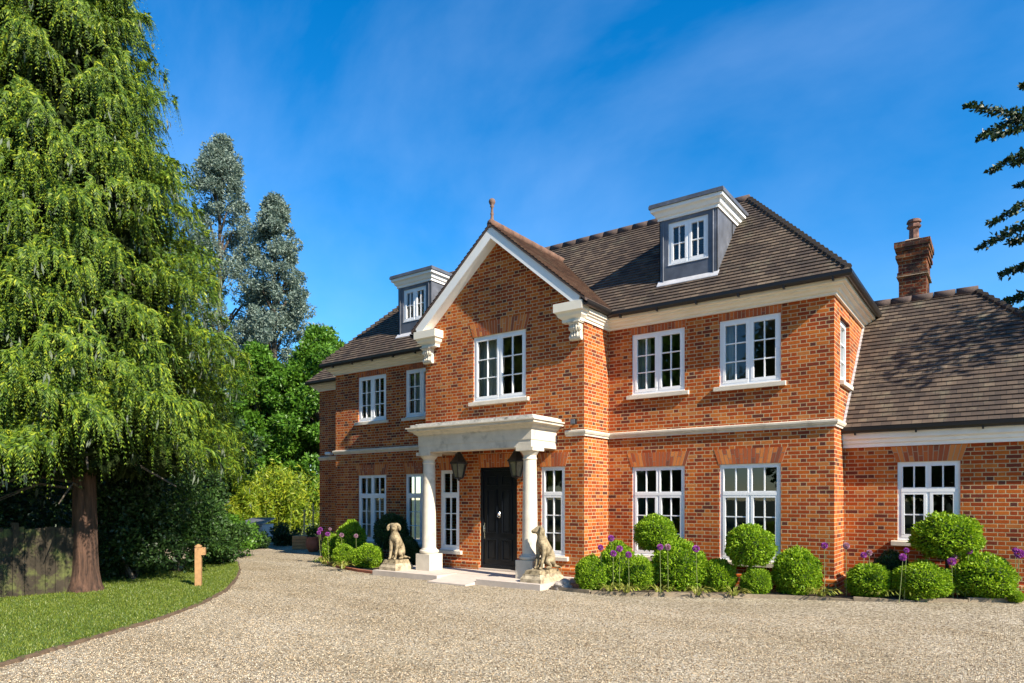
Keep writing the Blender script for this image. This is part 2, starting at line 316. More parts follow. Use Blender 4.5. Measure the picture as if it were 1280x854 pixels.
# ------------------------------------------------------------------ mesh helpers
class MB:
    def __init__(s, fn=None): s.v = []; s.f = []; s.uv = []; s.mi = []; s.fn = fn; s.cur = 0
    def vert(s, p):
        p = s.fn(*p) if s.fn else p
        s.v.append(tuple(p)); return len(s.v) - 1
    def face(s, pts, uv=None):
        ids = [s.vert(p) for p in pts]; s.f.append(ids); s.uv.append(uv or [(0, 0)] * len(ids)); s.mi.append(s.cur)
    def faces(s, pts, fs):
        ids = [s.vert(p) for p in pts]
        for f in fs: s.f.append([ids[i] for i in f]); s.uv.append([(0, 0)] * len(f)); s.mi.append(s.cur)
    def box(s, a0, a1, b0, b1, z0, z1):
        P = [(a0, b0, z0), (a1, b0, z0), (a1, b1, z0), (a0, b1, z0), (a0, b0, z1), (a1, b0, z1), (a1, b1, z1), (a0, b1, z1)]
        s.faces(P, [(0, 3, 2, 1), (4, 5, 6, 7), (0, 1, 5, 4), (1, 2, 6, 5), (2, 3, 7, 6), (3, 0, 4, 7)])
    def frustum(s, a0, a1, b0, b1, z0, z1, i):
        P = [(a0, b0, z0), (a1, b0, z0), (a1, b1, z0), (a0, b1, z0), (a0 + i, b0 + i, z1), (a1 - i, b0 + i, z1), (a1 - i, b1 - i, z1), (a0 + i, b1 - i, z1)]
        s.faces(P, [(0, 3, 2, 1), (4, 5, 6, 7), (0, 1, 5, 4), (1, 2, 6, 5), (2, 3, 7, 6), (3, 0, 4, 7)])
    def prism(s, poly, fn, t0, t1):
        """poly: 2D outline, fn(p, q, t) -> point"""
        n = len(poly); P = [fn(p, q, t0) for p, q in poly] + [fn(p, q, t1) for p, q in poly]
        s.faces(P, [tuple(range(n)), tuple(range(2 * n - 1, n - 1, -1))] + [(i, (i + 1) % n, n + (i + 1) % n, n + i) for i in range(n)])
    def lathe(s, c, prof, seg=24):
        k = len(prof); P = []
        for r, z in prof:
            for j in range(seg):
                a = 2 * math.pi * j / seg; P.append((c[0] + r * math.cos(a), c[1] + r * math.sin(a), c[2] + z))
        F = []
        for i in range(k - 1):
            for j in range(seg):
                F.append((i * seg + j, i * seg + (j + 1) % seg, (i + 1) * seg + (j + 1) % seg, (i + 1) * seg + j))
        F.append(tuple(range(seg))[::-1]); F.append(tuple(range((k - 1) * seg, k * seg)))
        s.faces(P, F)
    def tube(s, pts, rad, seg=8, flute=0):
        pts = [Vector(p) for p in pts]
        if isinstance(rad, (int, float)): rad = [rad] * len(pts)
        P = []; up = Vector((.13, .31, 1)).normalized()
        for i, p in enumerate(pts):
            t = (pts[min(i + 1, len(pts) - 1)] - pts[max(i - 1, 0)]).normalized()
            a = t.cross(up)
            if a.length < 1e-3: a = t.cross(Vector((1, 0, 0)))
            a.normalize(); b = t.cross(a)
            for j in range(seg):
                an = 2 * math.pi * j / seg
                r = rad[i] * (1 + flute * math.sin(an * 5 + i * .3) + flute * .6 * math.sin(an * 9 + 1))
                P.append(tuple(p + a * (r * math.cos(an)) + b * (r * math.sin(an))))
        F = []
        for i in range(len(pts) - 1):
            for j in range(seg):
                F.append((i * seg + j, i * seg + (j + 1) % seg, (i + 1) * seg + (j + 1) % seg, (i + 1) * seg + j))
        F.append(tuple(range(seg))[::-1]); F.append(tuple(range((len(pts) - 1) * seg, len(pts) * seg)))
        s.faces(P, F)
    def sweep(s, path, prof, closed_prof=True):
        """path: 2D points; the profile (out, z) lies to the right-hand side of travel"""
        n = len(path); rows = []
        for i in range(n):
            p = Vector(path[i])
            d0 = (Vector(path[i]) - Vector(path[i - 1])).normalized() if i > 0 else None
            d1 = (Vector(path[i + 1]) - Vector(path[i])).normalized() if i < n - 1 else None
            if d0 is None: d0 = d1
            if d1 is None: d1 = d0
            n0 = Vector((d0.y, -d0.x)); n1 = Vector((d1.y, -d1.x)); m = (n0 + n1); m = m / max(.2, m.dot(n0))
            rows.append([(p.x + m.x * o, p.y + m.y * o, z) for o, z in prof])
        k = len(prof); P = [q for r in rows for q in r]; F = []
        for i in range(n - 1):
            for j in range(k if closed_prof else k - 1):
                F.append((i * k + j, i * k + (j + 1) % k, (i + 1) * k + (j + 1) % k, (i + 1) * k + j))
        if closed_prof: F += [tuple(range(k))[::-1], tuple(range((n - 1) * k, n * k))]
        s.faces(P, F)
    def build(s, name, mats, parent=None, smooth=False, fix=True):
        me = bpy.data.meshes.new(name); me.from_pydata(s.v, [], s.f)
        mats = mats if isinstance(mats, (list, tuple)) else [mats]
        for m in mats: me.materials.append(m)
        if len(mats) > 1: me.polygons.foreach_set('material_index', s.mi)
        uvl = me.uv_layers.new(name='UVMap'); k = 0
        flat = [c for f in s.uv for uvp in f for c in uvp]
        uvl.data.foreach_set('uv', flat)
        if smooth: me.polygons.foreach_set('use_smooth', [True] * len(me.polygons))
        me.update()
        if fix:
            bm = bmesh.new(); bm.from_mesh(me); bmesh.ops.recalc_face_normals(bm, faces=bm.faces); bm.to_mesh(me); bm.free()
        o = bpy.data.objects.new(name, me); COL.objects.link(o)
        if parent is not None: put_under(o, parent)
        return o
def world_of(o):
    m = Matrix.LocRotScale(o.location, o.rotation_euler, o.scale)
    return world_of(o.parent) @ o.matrix_parent_inverse @ m if o.parent else m
def put_under(o, parent):
    o.parent = parent; o.matrix_parent_inverse = world_of(parent).inverted()
def runs(name, mat, parent, *paths):
    for path, prof in paths:
        q = MB(); q.sweep(path, prof); q.build(name, mat, parent)
def tag(o, label=None, cat=None, group=None, kind=None):
    if label: o['label'] = label
    if cat: o['category'] = cat
    if group: o['group'] = group
    if kind: o['kind'] = kind
    return o
def thing(name, label, cat, loc=(0, 0, 0), group=None):
    o = bpy.data.objects.new(name, None); COL.objects.link(o); o.location = loc; o.empty_display_size = .2
    return tag(o, label, cat, group)
def copy_tree(o, parent=None):
    c = o.copy(); COL.objects.link(c)
    if parent is not None: c.parent = parent
    for ch in [x for x in COL.objects if x.parent == o]: copy_tree(ch, c)
    return c

def leaf_mesh(name, P, D, S, L, Wd, mat, parent=None, fold=.25):
    """many diamond leaves: base P, axis D, side S, length L, width Wd (numpy arrays)"""
    n = len(P); L = np.broadcast_to(L, n)[:, None]; Wd = np.broadcast_to(Wd, n)[:, None]
    D = D / (np.linalg.norm(D, axis=1, keepdims=True) + 1e-9)
    S = S - (S * D).sum(1, keepdims=True) * D; S = S / (np.linalg.norm(S, axis=1, keepdims=True) + 1e-9)
    Nn = np.cross(D, S)
    V = np.empty((n, 4, 3))
    V[:, 0] = P; V[:, 1] = P + D * L * .45 + S * Wd * .5 + Nn * Wd * fold; V[:, 2] = P + D * L; V[:, 3] = P + D * L * .45 - S * Wd * .5 + Nn * Wd * fold
    me = bpy.data.meshes.new(name)
    me.vertices.add(4 * n); me.vertices.foreach_set('co', V.astype(np.float32).ravel())
    me.loops.add(4 * n); me.loops.foreach_set('vertex_index', np.arange(4 * n, dtype=np.int32))
    me.polygons.add(n); me.polygons.foreach_set('loop_start', np.arange(0, 4 * n, 4, dtype=np.int32))
    try: me.polygons.foreach_set('loop_total', np.full(n, 4, dtype=np.int32))
    except Exception: pass
    me.materials.append(mat); me.update(calc_edges=True); me.validate()
    o = bpy.data.objects.new(name, me); COL.objects.link(o)
    if parent is not None: put_under(o, parent)
    return o
def rnd_dirs(n):
    v = RNG.normal(size=(n, 3)); return v / np.linalg.norm(v, axis=1, keepdims=True)

# ================================================================== GROUND
def grid_sheet(name, x0, x1, y0, y1, nx, ny, zf, mat, kind='structure'):
    mb = MB(); 
    P = [(x0 + (x1 - x0) * i / nx, y0 + (y1 - y0) * j / ny) for j in range(ny + 1) for i in range(nx + 1)]
    F = [(j * (nx + 1) + i, j * (nx + 1) + i + 1, (j + 1) * (nx + 1) + i + 1, (j + 1) * (nx + 1) + i) for j in range(ny) for i in range(nx)]
    mb.faces([(x, y, zf(x, y)) for x, y in P], F)
    return tag(mb.build(name, mat), kind=kind)
gmb = MB(); gmb.face([(-900, -900, -.06), (900, -900, -.06), (900, 900, -.06), (-900, 900, -.06)])
tag(gmb.build('ground', M['ground']), kind='structure')
grid_sheet('gravel_drive', -16, 18, -22, 9, 68, 62, lambda x, y: gz(x, y), M['gravel'])

# loose pebbles on the near part of the drive
def pebbles():
    n = 120000; rr_ = 2.5 + 17 * RNG.beta(1.15, 1.9, n); a = R(90) + YAW + RNG.uniform(-.75, .75, n)
    X = CX + np.cos(a) * rr_; Y = CY + np.sin(a) * rr_
    k = ~in_poly(X, Y, poly) & (Y < -2.9 + .3 * np.sin(X)); X, Y = X[k], Y[k]; n = len(X); r = RNG.uniform(.004, .0095, n)
    base = np.array([[1, 0, 0], [0, 1, 0], [-1, 0, 0], [0, -1, 0], [0, 0, .75], [0, 0, -.6]])
    sc = r[:, None, None] * RNG.uniform(.7, 1.3, (n, 6, 1)); th = RNG.uniform(0, 6.28, n)
    V = base[None] * sc; Vx = V[:, :, 0] * np.cos(th)[:, None] - V[:, :, 1] * np.sin(th)[:, None]; Vy = V[:, :, 0] * np.sin(th)[:, None] + V[:, :, 1] * np.cos(th)[:, None]
    gzz = np.array([gz(x, y) for x, y in zip(X, Y)])
    co = np.stack([Vx + X[:, None], Vy + Y[:, None], V[:, :, 2] + (gzz + .003)[:, None]], 2)
    tri = np.array([[0, 1, 4], [1, 2, 4], [2, 3, 4], [3, 0, 4], [1, 0, 5], [2, 1, 5], [3, 2, 5], [0, 3, 5]])
    F = (tri[None] + (np.arange(n) * 6)[:, None, None]).reshape(-1)
    me = bpy.data.meshes.new('pebbles'); me.vertices.add(6 * n); me.vertices.foreach_set('co', co.astype(np.float32).ravel())
    me.loops.add(24 * n); me.loops.foreach_set('vertex_index', F.astype(np.int32)); me.polygons.add(8 * n); me.polygons.foreach_set('loop_start', np.arange(0, 24 * n, 3, dtype=np.int32))
    me.materials.append(M['pebble']); me.update(calc_edges=True); me.validate()
    me.polygons.foreach_set('use_smooth', [True] * len(me.polygons))
    o = bpy.data.objects.new('pebbles', me); COL.objects.link(o); tag(o, kind='stuff')

# lawn with a curved earth edge
edge_px = [(-60, 852), (0, 830), (60, 812), (130, 792), (200, 772), (250, 754), (280, 738), (294, 724), (299, 712), (297, 703)]
lawn = [at_ground(u, v, .03) for u, v in edge_px]
lawn_back = [at_ground(240, 698, .03), at_ground(60, 716, .03), at_ground(-200, 730, .03), at_ground(-330, 800, .03)]
poly = [(p.x, p.y) for p in lawn + lawn_back]
mb = MB(); mb.prism(poly, lambda p, q, t: (p, q, t), -.03, .035)
tag(mb.build('lawn', M['lawn']), kind='structure')
mb = MB()
pts = [(p.x, p.y) for p in lawn]
fine_pts = []
for i in range(len(pts) - 1):
    for q in range(14):
        t_ = q / 14; fine_pts.append((pts[i][0] * (1 - t_) + pts[i + 1][0] * t_ + random.uniform(-.02, .02), pts[i][1] * (1 - t_) + pts[i + 1][1] * t_ + random.uniform(-.02, .02)))
mb.sweep(fine_pts, [(-.03, -.02), (.045, -.02), (.03, .015), (.0, .04), (-.03, .038)])
tag(mb.build('lawn_edging', M['edge']), kind='structure')
def in_poly(x, y, poly):
    c = np.zeros(len(x), bool); n = len(poly)
    for i in range(n):
        x0, y0 = poly[i]; x1, y1 = poly[i - 1]
        k = ((y0 > y) != (y1 > y)) & (x < (x1 - x0) * (y - y0) / (y1 - y0 + 1e-12) + x0); c ^= k
    return c
pa = np.array(poly)
gx = RNG.uniform(pa[:, 0].min(), pa[:, 0].max(), 260000); gy = RNG.uniform(pa[:, 1].min(), pa[:, 1].max(), 260000)
k = in_poly(gx, gy, poly); gx, gy = gx[k], gy[k]
n = len(gx)
G = np.stack([gx, gy, np.full(n, .03)], 1); D = rnd_dirs(n) * np.array([.6, .6, 0]) + np.array([0, 0, 1]); 
pebbles()
tag(leaf_mesh('grass', G, D, rnd_dirs(n), RNG.uniform(.02, .055, n), RNG.uniform(.006, .012, n), M['grass']), kind='stuff')

# flower beds and their stone kerbs
bed_r = [(2.28, -2.3), (3.2, -2.38), (4.2, -2.02), (5.0, -1.62), (5.8, -1.12), (6.6, -.82), (7.4, -.74), (8.3, -.6), (9.0, -.3), (9.8, .06), (11.9, .5)]
mb = MB()
outer = [(x, y, gz(x, y) + .05) for x, y in bed_r]
inner = [(x, (-1.0 if x < 2.3 else .1 if x < 6.9 else .95), gz(x, y) + .05) for x, y in bed_r]
for i in range(len(bed_r) - 1): mb.face([outer[i], outer[i + 1], inner[i + 1], inner[i]])
tag(mb.build('flower_bed', M['soil']), kind='structure')
mb = MB()
for i in range(len(bed_r) - 1):
    a, b_ = Vector(bed_r[i]), Vector(bed_r[i + 1]); L = (b_ - a).length; nseg = max(1, round(L / .9))
    for q in range(nseg):
        p0 = a.lerp(b_, q / nseg + .006); p1 = a.lerp(b_, (q + 1) / nseg - .006); d = (p1 - p0).normalized(); nn = Vector((d.y, -d.x))
        zz = gz(*p0) - .05; h = .12 + random.uniform(-.012, .01)
        w = [(p0.x, p0.y), (p1.x, p1.y), (p1.x + nn.x * .07, p1.y + nn.y * .07), (p0.x + nn.x * .07, p0.y + nn.y * .07)]
        mb.prism(w, lambda p, q2, t: (p, q2, t), zz, zz + h)
tag(mb.build('bed_kerb', M['kerb']), kind='structure')
bed_l = [(-2.6, -2.45), (-3.3, -2.35), (-4.2, -2.1), (-5.2, -1.7), (-6.2, -1.15), (-7.1, -.5), (-7.6, .6)]
mb = MB()
for i in range(len(bed_l) - 1):
    a, b_ = bed_l[i], bed_l[i + 1]
    mb.face([(a[0], a[1], .05), (a[0], .1, .05), (b_[0], .1 if b_[0] > -7.5 else 1.7, .05), (b_[0], b_[1], .05)])
tag(mb.build('flower_bed', M['soil']), kind='structure')
mb = MB(); mb.sweep(bed_l[::-1], [(0, -.05), (.06, -.05), (.06, .06), (0, .065)])
tag(mb.build('bed_kerb', M['terracotta']), kind='structure')

# ================================================================== HOUSE
XL, XR = -7.05, 6.96            # main block
BX, BY = 2.29, -1.08            # bay half width, bay front
LX, LY = -9.98, 1.70            # recessed block on the left
WX, WY = 12.0, .89              # right wing
YB = 4.85
ZC = 5.54                       # underside of the cornice
house = thing('brick_house', 'large red brick house with tiled roof, white gable, stone portico and dormers', 'house', (0, 0, 0))

def wall(mb, mapf, a0, a1, z0, z1, holes, depth=.11, t=.25):
    xs = sorted({a0, a1} | {h[0] for h in holes} | {h[1] for h in holes}); zs = sorted({z0, z1} | {h[2] for h in holes} | {h[3] for h in holes})
    old = mb.fn; mb.fn = mapf
    for i in range(len(xs) - 1):
        for j in range(len(zs) - 1):
            xc, zc = (xs[i] + xs[i + 1]) / 2, (zs[j] + zs[j + 1]) / 2
            if any(h[0] < xc < h[1] and h[2] < zc < h[3] for h in holes): continue
            for b in (0, -t): mb.face([(xs[i], b, zs[j]), (xs[i + 1], b, zs[j]), (xs[i + 1], b, zs[j + 1]), (xs[i], b, zs[j + 1])])
    for x0, x1, h0, h1 in [(h[0], h[1], h[2], h[3]) for h in holes]:
        mb.face([(x0, 0, h0), (x0, -t, h0), (x0, -t, h1), (x0, 0, h1)]); mb.face([(x1, 0, h0), (x1, 0, h1), (x1, -t, h1), (x1, -t, h0)])
        mb.face([(x0, 0, h0), (x1, 0, h0), (x1, -t, h0), (x0, -t, h0)]); mb.face([(x0, 0, h1), (x0, -t, h1), (x1, -t, h1), (x1, 0, h1)])
    mb.fn = old
def front(Y): return lambda a, b, z: (a, Y - b, z)
def rightside(X): return lambda a, b, z: (X + b, a, z)
def leftside(X): return lambda a, b, z: (X - b, a, z)

W1, W2, W3, W4 = (-6.03, -4.85), (-4.07, -2.87), (2.873, 4.081), (4.818, 6.014)
ZL, ZU = (.549, 2.481), (4.058, 5.385)
SL, SR = (-1.79, -1.18), (1.19, 1.81)
DOOR = (-.54, .54, .13, 2.52)
BW = (-.74, .78, 4.086, 5.62)
WW = (7.88, 8.862, 1.01, 2.47)
SW = (.56, 1.50, 4.058, 5.30)     # narrow window in the right side wall (along y)

mb = MB()
wall(mb, front(0), XL, -BX, 0, 5.75, [(*w, *z) for w in (W1, W2) for z in (ZL, ZU)])
wall(mb, leftside(XL), 0, LY + .3, 0, 5.75, [])
mb.build('wall', M['brick'], house, fix=False); mb = MB()
wall(mb, front(0), BX, XR, 0, 5.75, [(*w, *z) for w in (W3, W4) for z in (ZL, ZU)])
wall(mb, rightside(XR), 0, YB, 0, 5.75, [SW])
mb.face([(XR, YB, 0), (XL, YB, 0), (XL, YB, 5.75), (XR, YB, 5.75)])
mb.build('wall', M['brick'], house, fix=False)
mb = MB()
wall(mb, front(BY), -BX, BX, 0, 5.72, [(*SL, .54, 2.49), (*SR, .54, 2.49), DOOR, BW])
mb.face([(-BX, BY, 5.72), (BX, BY, 5.72), (BX, BY, 5.80), (0, BY, 7.765), (-BX, BY, 5.80)])
wall(mb, rightside(BX), BY, .05, 0, 5.75, []); wall(mb, leftside(-BX), BY, .05, 0, 5.75, [])
mb.build('bay_wall', M['brick'], house, fix=False)
mb = MB(); wall(mb, front(LY), LX, XL + .1, 0, 5.75, []); wall(mb, leftside(LX), LY, 4.6, 0, 5.75, [])
mb.build('recessed_wall', M['brick'], house, fix=False)
mb = MB(); wall(mb, front(WY), XR - .1, WX, 0, 3.0, [WW]); wall(mb, rightside(WX), WY, 5.5, 0, 3.0, [])
mb.build('wing_wall', M['brick'], house, fix=False)
# plain rooms inside, so that the windows look into real depth
mb = MB()
for z in (.10, 2.95): mb.box(XL + .26, XR - .26, .3, 4.75, z, z + .08)
mb.box(-BX + .26, BX - .26, BY + .3, .3, .02, .1); mb.box(-BX + .26, BX - .26, BY + .3, .3, 2.95, 3.03)
mb.box(XL + .26, XR - .26, .3, 4.75, 5.70, 5.74); mb.box(-BX + .26, BX - .26, BY + .3, .3, 5.68, 5.72)
mb.box(XL + .26, XR - .26, 4.2, 4.3, .18, 2.95); mb.box(XL + .26, XR - .26, 4.2, 4.3, 3.03, 5.7)
for x in (-2.6, 2.5, 4.45): mb.box(x - .05, x + .05, .3, 4.2, .18, 2.95); mb.box(x - .05, x + .05, .3, 4.2, 3.03, 5.7)
mb.box(XR + .05, WX - .3, 1.2, 5.8, .1, .18); mb.box(XR + .05, WX - .3, 1.2, 5.8, 2.9, 2.95); mb.box(XR + .05, WX - .3, 4.6, 4.7, .18, 2.9)
mb.build('room_interior', M['plaster'], house)

# plinth
pl = [(0, -.05), (.055, -.05), (.055, .27), (0.004, .33)]
runs('plinth', M['brick'], house, ([(XL, 0), (-BX, 0)], pl), ([(-BX - .06, BY), (DOOR[0], BY)], pl), ([(DOOR[1], BY), (BX + .06, BY)], pl), ([(BX, BY), (BX, 0)], pl),
     ([(BX, 0), (XR, 0), (XR, WY)], pl), ([(XR, WY), (WX, WY), (WX, 5.5)], pl), ([(LX, LY), (XL, LY)], pl))
# string course
st = [(-.02, 3.125), (.035, 3.125), (.035, 3.165), (.055, 3.17), (.075, 3.21), (.075, 3.245), (-.02, 3.27)]
runs('string_course', M['stone'], house, ([(LX, LY), (XL - .08, LY)], st), ([(XL, .4), (XL, 0), (-BX, 0)], st), ([(-BX, 0), (-BX, BY), (-1.85, BY)], st),
     ([(1.85, BY), (BX, BY), (BX, -.002)], st), ([(BX + .001, 0), (XR, 0), (XR, WY)], st))
# cornice of the main block
co = [(-.02, ZC), (.05, ZC), (.05, 5.59), (.09, 5.60), (.11, 5.64), (.17, 5.67), (.17, 5.70), (.235, 5.715), (.235, 5.80), (-.02, 5.80)]
cb_ = [(-.02, ZC + .003), (.03, ZC + .003), (.03, 5.593), (.055, 5.603), (.065, 5.643), (.10, 5.673), (.10, 5.703), (.14, 5.718), (.14, 5.803), (-.02, 5.803)]
runs('cornice', M['cream'], house, ([(BX + .01, 0), (XR, 0), (XR, YB)], co), ([(XL, LY), (XL, 0), (-BX - .01, 0)], co), ([(LX, 4.6), (LX, LY), (XL - .24, LY)], co),
     ([(BX, BY - .02), (BX, -.01)], cb_), ([(-BX, -.01), (-BX, BY - .02)], cb_))
# gable kneelers: white boxes that end the side cornices
for sx in (1, -1):
    mb = MB()
    x0, x1 = (1.70, 2.41) if sx > 0 else (-2.41, -1.70)
    mb.box(x0, x1, -1.385, BY + .002, 5.75, 5.93)
    prof = [(0, 5.75, 0), (.05, 5.72, 0), (.07, 5.66, 0), (.14, 5.60, 0), (.14, 5.54, 0)]
    for (i0, z0, _), (i1, z1, _) in zip(prof[:-1], prof[1:]):
        if abs(z0 - z1) < 1e-6: continue
        P = [(x0 + i1, -1.385 + i1, z1), (x1 - i1 * .8, -1.385 + i1, z1), (x1 - i1 * .8, BY + .003, z1), (x0 + i1, BY + .003, z1),
             (x0 + i0, -1.385 + i0, z0), (x1 - i0 * .8, -1.385 + i0, z0), (x1 - i0 * .8, BY + .003, z0), (x0 + i0, BY + .003, z0)]
        mb.faces(P, [(0, 3, 2, 1), (4, 5, 6, 7), (0, 1, 5, 4), (1, 2, 6, 5), (2, 3, 7, 6), (3, 0, 4, 7)])
    kn = mb.build('kneeler', M['cream'], house)
    # carved scroll corbel
    mb = MB(); cx = 2.13 if sx > 0 else -2.13
    scroll = [(0, 5.54), (.20, 5.54), (.20, 5.50), (.15, 5.46), (.17, 5.41), (.15, 5.36), (.10, 5.34), (.11, 5.28), (.12, 5.22), (.09, 5.165), (.04, 5.15), (0, 5.17)]
    mb.prism(scroll, lambda p, q, t: (t, BY - p, q), cx - .12, cx + .12)
    for dz, r_ in ((5.215, .062), (5.41, .05)):
        mb.tube([(cx - .14, BY - .07 - .03 * (dz > 5.3), dz), (cx + .14, BY - .07 - .03 * (dz > 5.3), dz)], r_, 14)
    for q in range(3): mb.tube([(cx - .06 + .06 * q, BY - .17, 5.5), (cx - .06 + .06 * q, BY - .165, 5.40), (cx - .06 + .06 * q, BY - .115, 5.31), (cx - .06 + .06 * q, BY - .13, 5.23)], .02, 8)
    mb.box(cx - .15, cx + .15, BY - .215, BY + .003, 5.515, 5.543)
    mb.build('corbel', M['stone'], house, smooth=False)

# wing cornice
wc = [(-.02, 2.77), (.05, 2.77), (.05, 2.83), (.09, 2.85), (.09, 2.90), (.15, 2.93), (.15, 3.06), (-.02, 3.06)]
mb = MB(); mb.sweep([(XR + .003, WY), (WX, WY), (WX, 5.5)], wc); mb.build('wing_cornice', M['white'], house)

# gutters
gt = lambda o, z: [(o, z + .11), (o, z + .05), (o + .025, z + .01), (o + .06, z), (o + .095, z + .01), (o + .12, z + .05), (o + .12, z + .11), (o + .105, z + .11), (o + .105, z + .05), (o + .06, z + .02), (o + .015, z + .05), (o + .015, z + .11)]
runs('gutter', M['gutter'], house, ([(BX + .15, 0), (XR, 0), (XR, YB)], gt(.237, 5.755)), ([(XL, LY), (XL, 0), (-BX - .15, 0)], gt(.237, 5.755)),
     ([(BX, -1.38), (BX, -.12)], gt(.143, 5.80)), ([(-BX, -.12), (-BX, -1.38)], gt(.143, 5.80)), ([(LX, 4.6), (LX, LY), (XL - .3, LY)], gt(.237, 5.755)), ([(XR + .003, WY), (WX, WY), (WX, 5.5)], gt(.153, 3.03)))
def gb(x, y, z):
    q = MB(); q.box(x - .015, x + .015, y - .05, y + .02, z - .035, z + .06); q.build('gutter_bracket', M['gutter'], house)
for i in range(6): gb(2.75 + i * .85, -.30, 5.755)
for i in range(6): gb(-6.8 + i * .85, -.30, 5.755)
for i in range(5): gb(7.2 + i * 1.0, WY - .21, 3.03)

# -------------------------------------------------------- tiled roofs
def clip(poly, v, keep_above):
    out = []
    for i in range(len(poly)):
        a, b_ = poly[i], poly[(i + 1) % len(poly)]
        ia, ib = ((a[1] >= v) == keep_above or a[1] == v), ((b_[1] >= v) == keep_above or b_[1] == v)
        if ia: out.append(a)
        if ia != ib:
            t = (v - a[1]) / (b_[1] - a[1]); out.append((a[0] + (b_[0] - a[0]) * t, v))
    return out
def tiles(mb, o, udir, vdir, poly, g=.118, h=.026):
    """courses of tiles over a convex roof polygon given in (u, v) metres"""
    o, ud, vd = Vector(o), Vector(udir).normalized(), Vector(vdir).normalized(); nrm = ud.cross(vd)
    if nrm.z < 0: nrm = -nrm
    vmax = max(p[1] for p in poly); k = 0
    while k * g < vmax - 1e-4:
        v0, v1 = k * g, min(vmax, (k + 1) * g)
        p = clip(clip(poly, v0, True), v1, False)
        if len(p) >= 3:
            us0 = [q[0] for q in p if abs(q[1] - v0) < 1e-5]
            # split each course along u so that its lower edge is slightly uneven
            umin, umax = min(q[0] for q in p), max(q[0] for q in p)
            def P3(q, off): return tuple(o + ud * q[0] + vd * q[1] + nrm * off)
            mb.face([P3(q, h * (1 - .9 * (q[1] - v0) / g)) for q in p], [(q[0], k + (.02 + .95 * (q[1] - v0) / g)) for q in p])
            if len(us0) >= 2:
                a, b_ = min(us0), max(us0)
                mb.face([P3((a, v0), -.005), P3((b_, v0), -.005), P3((b_, v0), h), P3((a, v0), h)], [(a, k + .05), (b_, k + .05), (b_, k + .06), (a, k + .06)])
        k += 1
EZ, SLP, EO = 5.86, 1.10, .33
sl_ = math.sqrt(1 + SLP ** 2)
ex0, ex1 = XL - EO, XR + EO
RUN = 2.59; RY = -EO + RUN; RZ = EZ + SLP * RUN; BKY = RY + .3
mb = MB()
tiles(mb, (ex0, -EO, EZ), (1, 0, 0), (0, 1, SLP), [(0, 0), (ex1 - ex0, 0), (ex1 - ex0 - RUN, RUN * sl_), (RUN, RUN * sl_)])
D_ = BKY + RUN + EO
tiles(mb, (ex1, -EO, EZ), (0, 1, 0), (-1, 0, SLP), [(0, 0), (BKY + RUN + EO, 0), (BKY + EO, RUN * sl_), (RUN, RUN * sl_)])
tiles(mb, (ex0, -EO, EZ), (0, 1, 0), (1, 0, SLP), [(0, 0), (BKY + RUN + EO, 0), (BKY + EO, RUN * sl_), (RUN, RUN * sl_)])
tiles(mb, (ex0, BKY + RUN, EZ), (1, 0, 0), (0, -1, SLP), [(0, 0), (ex1 - ex0, 0), (ex1 - ex0 - RUN, RUN * sl_), (RUN, RUN * sl_)], .5)
roof = mb.build('roof', M['tile'], house, fix=False)
mb = MB(); mb.box(ex0 + RUN, ex1 - RUN, RY, BKY, RZ - .1, RZ - .004); mb.build('flat_roof_top', M['lead'], roof)
def ridge_run(mb, a, b_, r=.105, seg=.42, closed=True):
    a, b_ = Vector(a), Vector(b_); d = b_ - a; n = max(1, round(d.length / seg))
    for i in range(n):
        p, q = a.lerp(b_, (i + .012) / n), a.lerp(b_, (i + .975) / n)
        mb.tube([p, p.lerp(q, .5), q], [r * random.uniform(.97, 1.03), r, r * .97], 12)
def hip_run(mb, a, b_, g=.17):
    a, b_ = Vector(a), Vector(b_); d = b_ - a; n = round(d.length / g); dd = d.normalized()
    for i in range(n):
        p = a + d * (i / n) + Vector((0, 0, .012)); q = p + dd * (g * 1.25) - Vector((0, 0, .015))
        mb.tube([p + Vector((0, 0, .012)), q], [.075, .045], 8)
mb = MB(); ridge_run(mb, (ex0 + RUN - .05, RY, RZ - .01), (ex1 - RUN + .05, RY, RZ - .01)); mb.build('ridge_tiles', M['ridge'], roof, smooth=True)
mb = MB(); hip_run(mb, (ex1 - .05, -EO + .05, EZ + .04), (ex1 - RUN, RY, RZ)); mb.build('hip_tiles', M['tile'], roof)
mb = MB(); hip_run(mb, (ex0 + .05, -EO + .05, EZ + .04), (ex0 + RUN, RY, RZ)); mb.build('hip_tiles', M['tile'], roof)
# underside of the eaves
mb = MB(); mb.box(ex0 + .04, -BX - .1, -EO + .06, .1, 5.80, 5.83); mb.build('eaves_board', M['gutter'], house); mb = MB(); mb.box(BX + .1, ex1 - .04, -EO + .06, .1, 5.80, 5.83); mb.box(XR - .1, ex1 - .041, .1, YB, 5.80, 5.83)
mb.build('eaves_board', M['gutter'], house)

# gable roof over the bay
GZ, GS = 8.07, .85; gx_ = 2.47; gl = math.sqrt(1 + GS ** 2); GY = -1.40
mb = MB()
for sx in (1, -1):
    tiles(mb, (sx * gx_, GY, GZ - GS * gx_), (0, 1, 0), (-sx, 0, GS), [(0, 0), (3.2, 0), (3.2, gx_ * gl), (0, gx_ * gl)])
groof = mb.build('gable_roof', M['tilered'], house, fix=False)
mb = MB(); ridge_run(mb, (0, GY + .02, GZ + .005), (0, 1.85, GZ + .005), .10, .40); mb.build('ridge_tiles', M['ridgered'], groof, smooth=True)
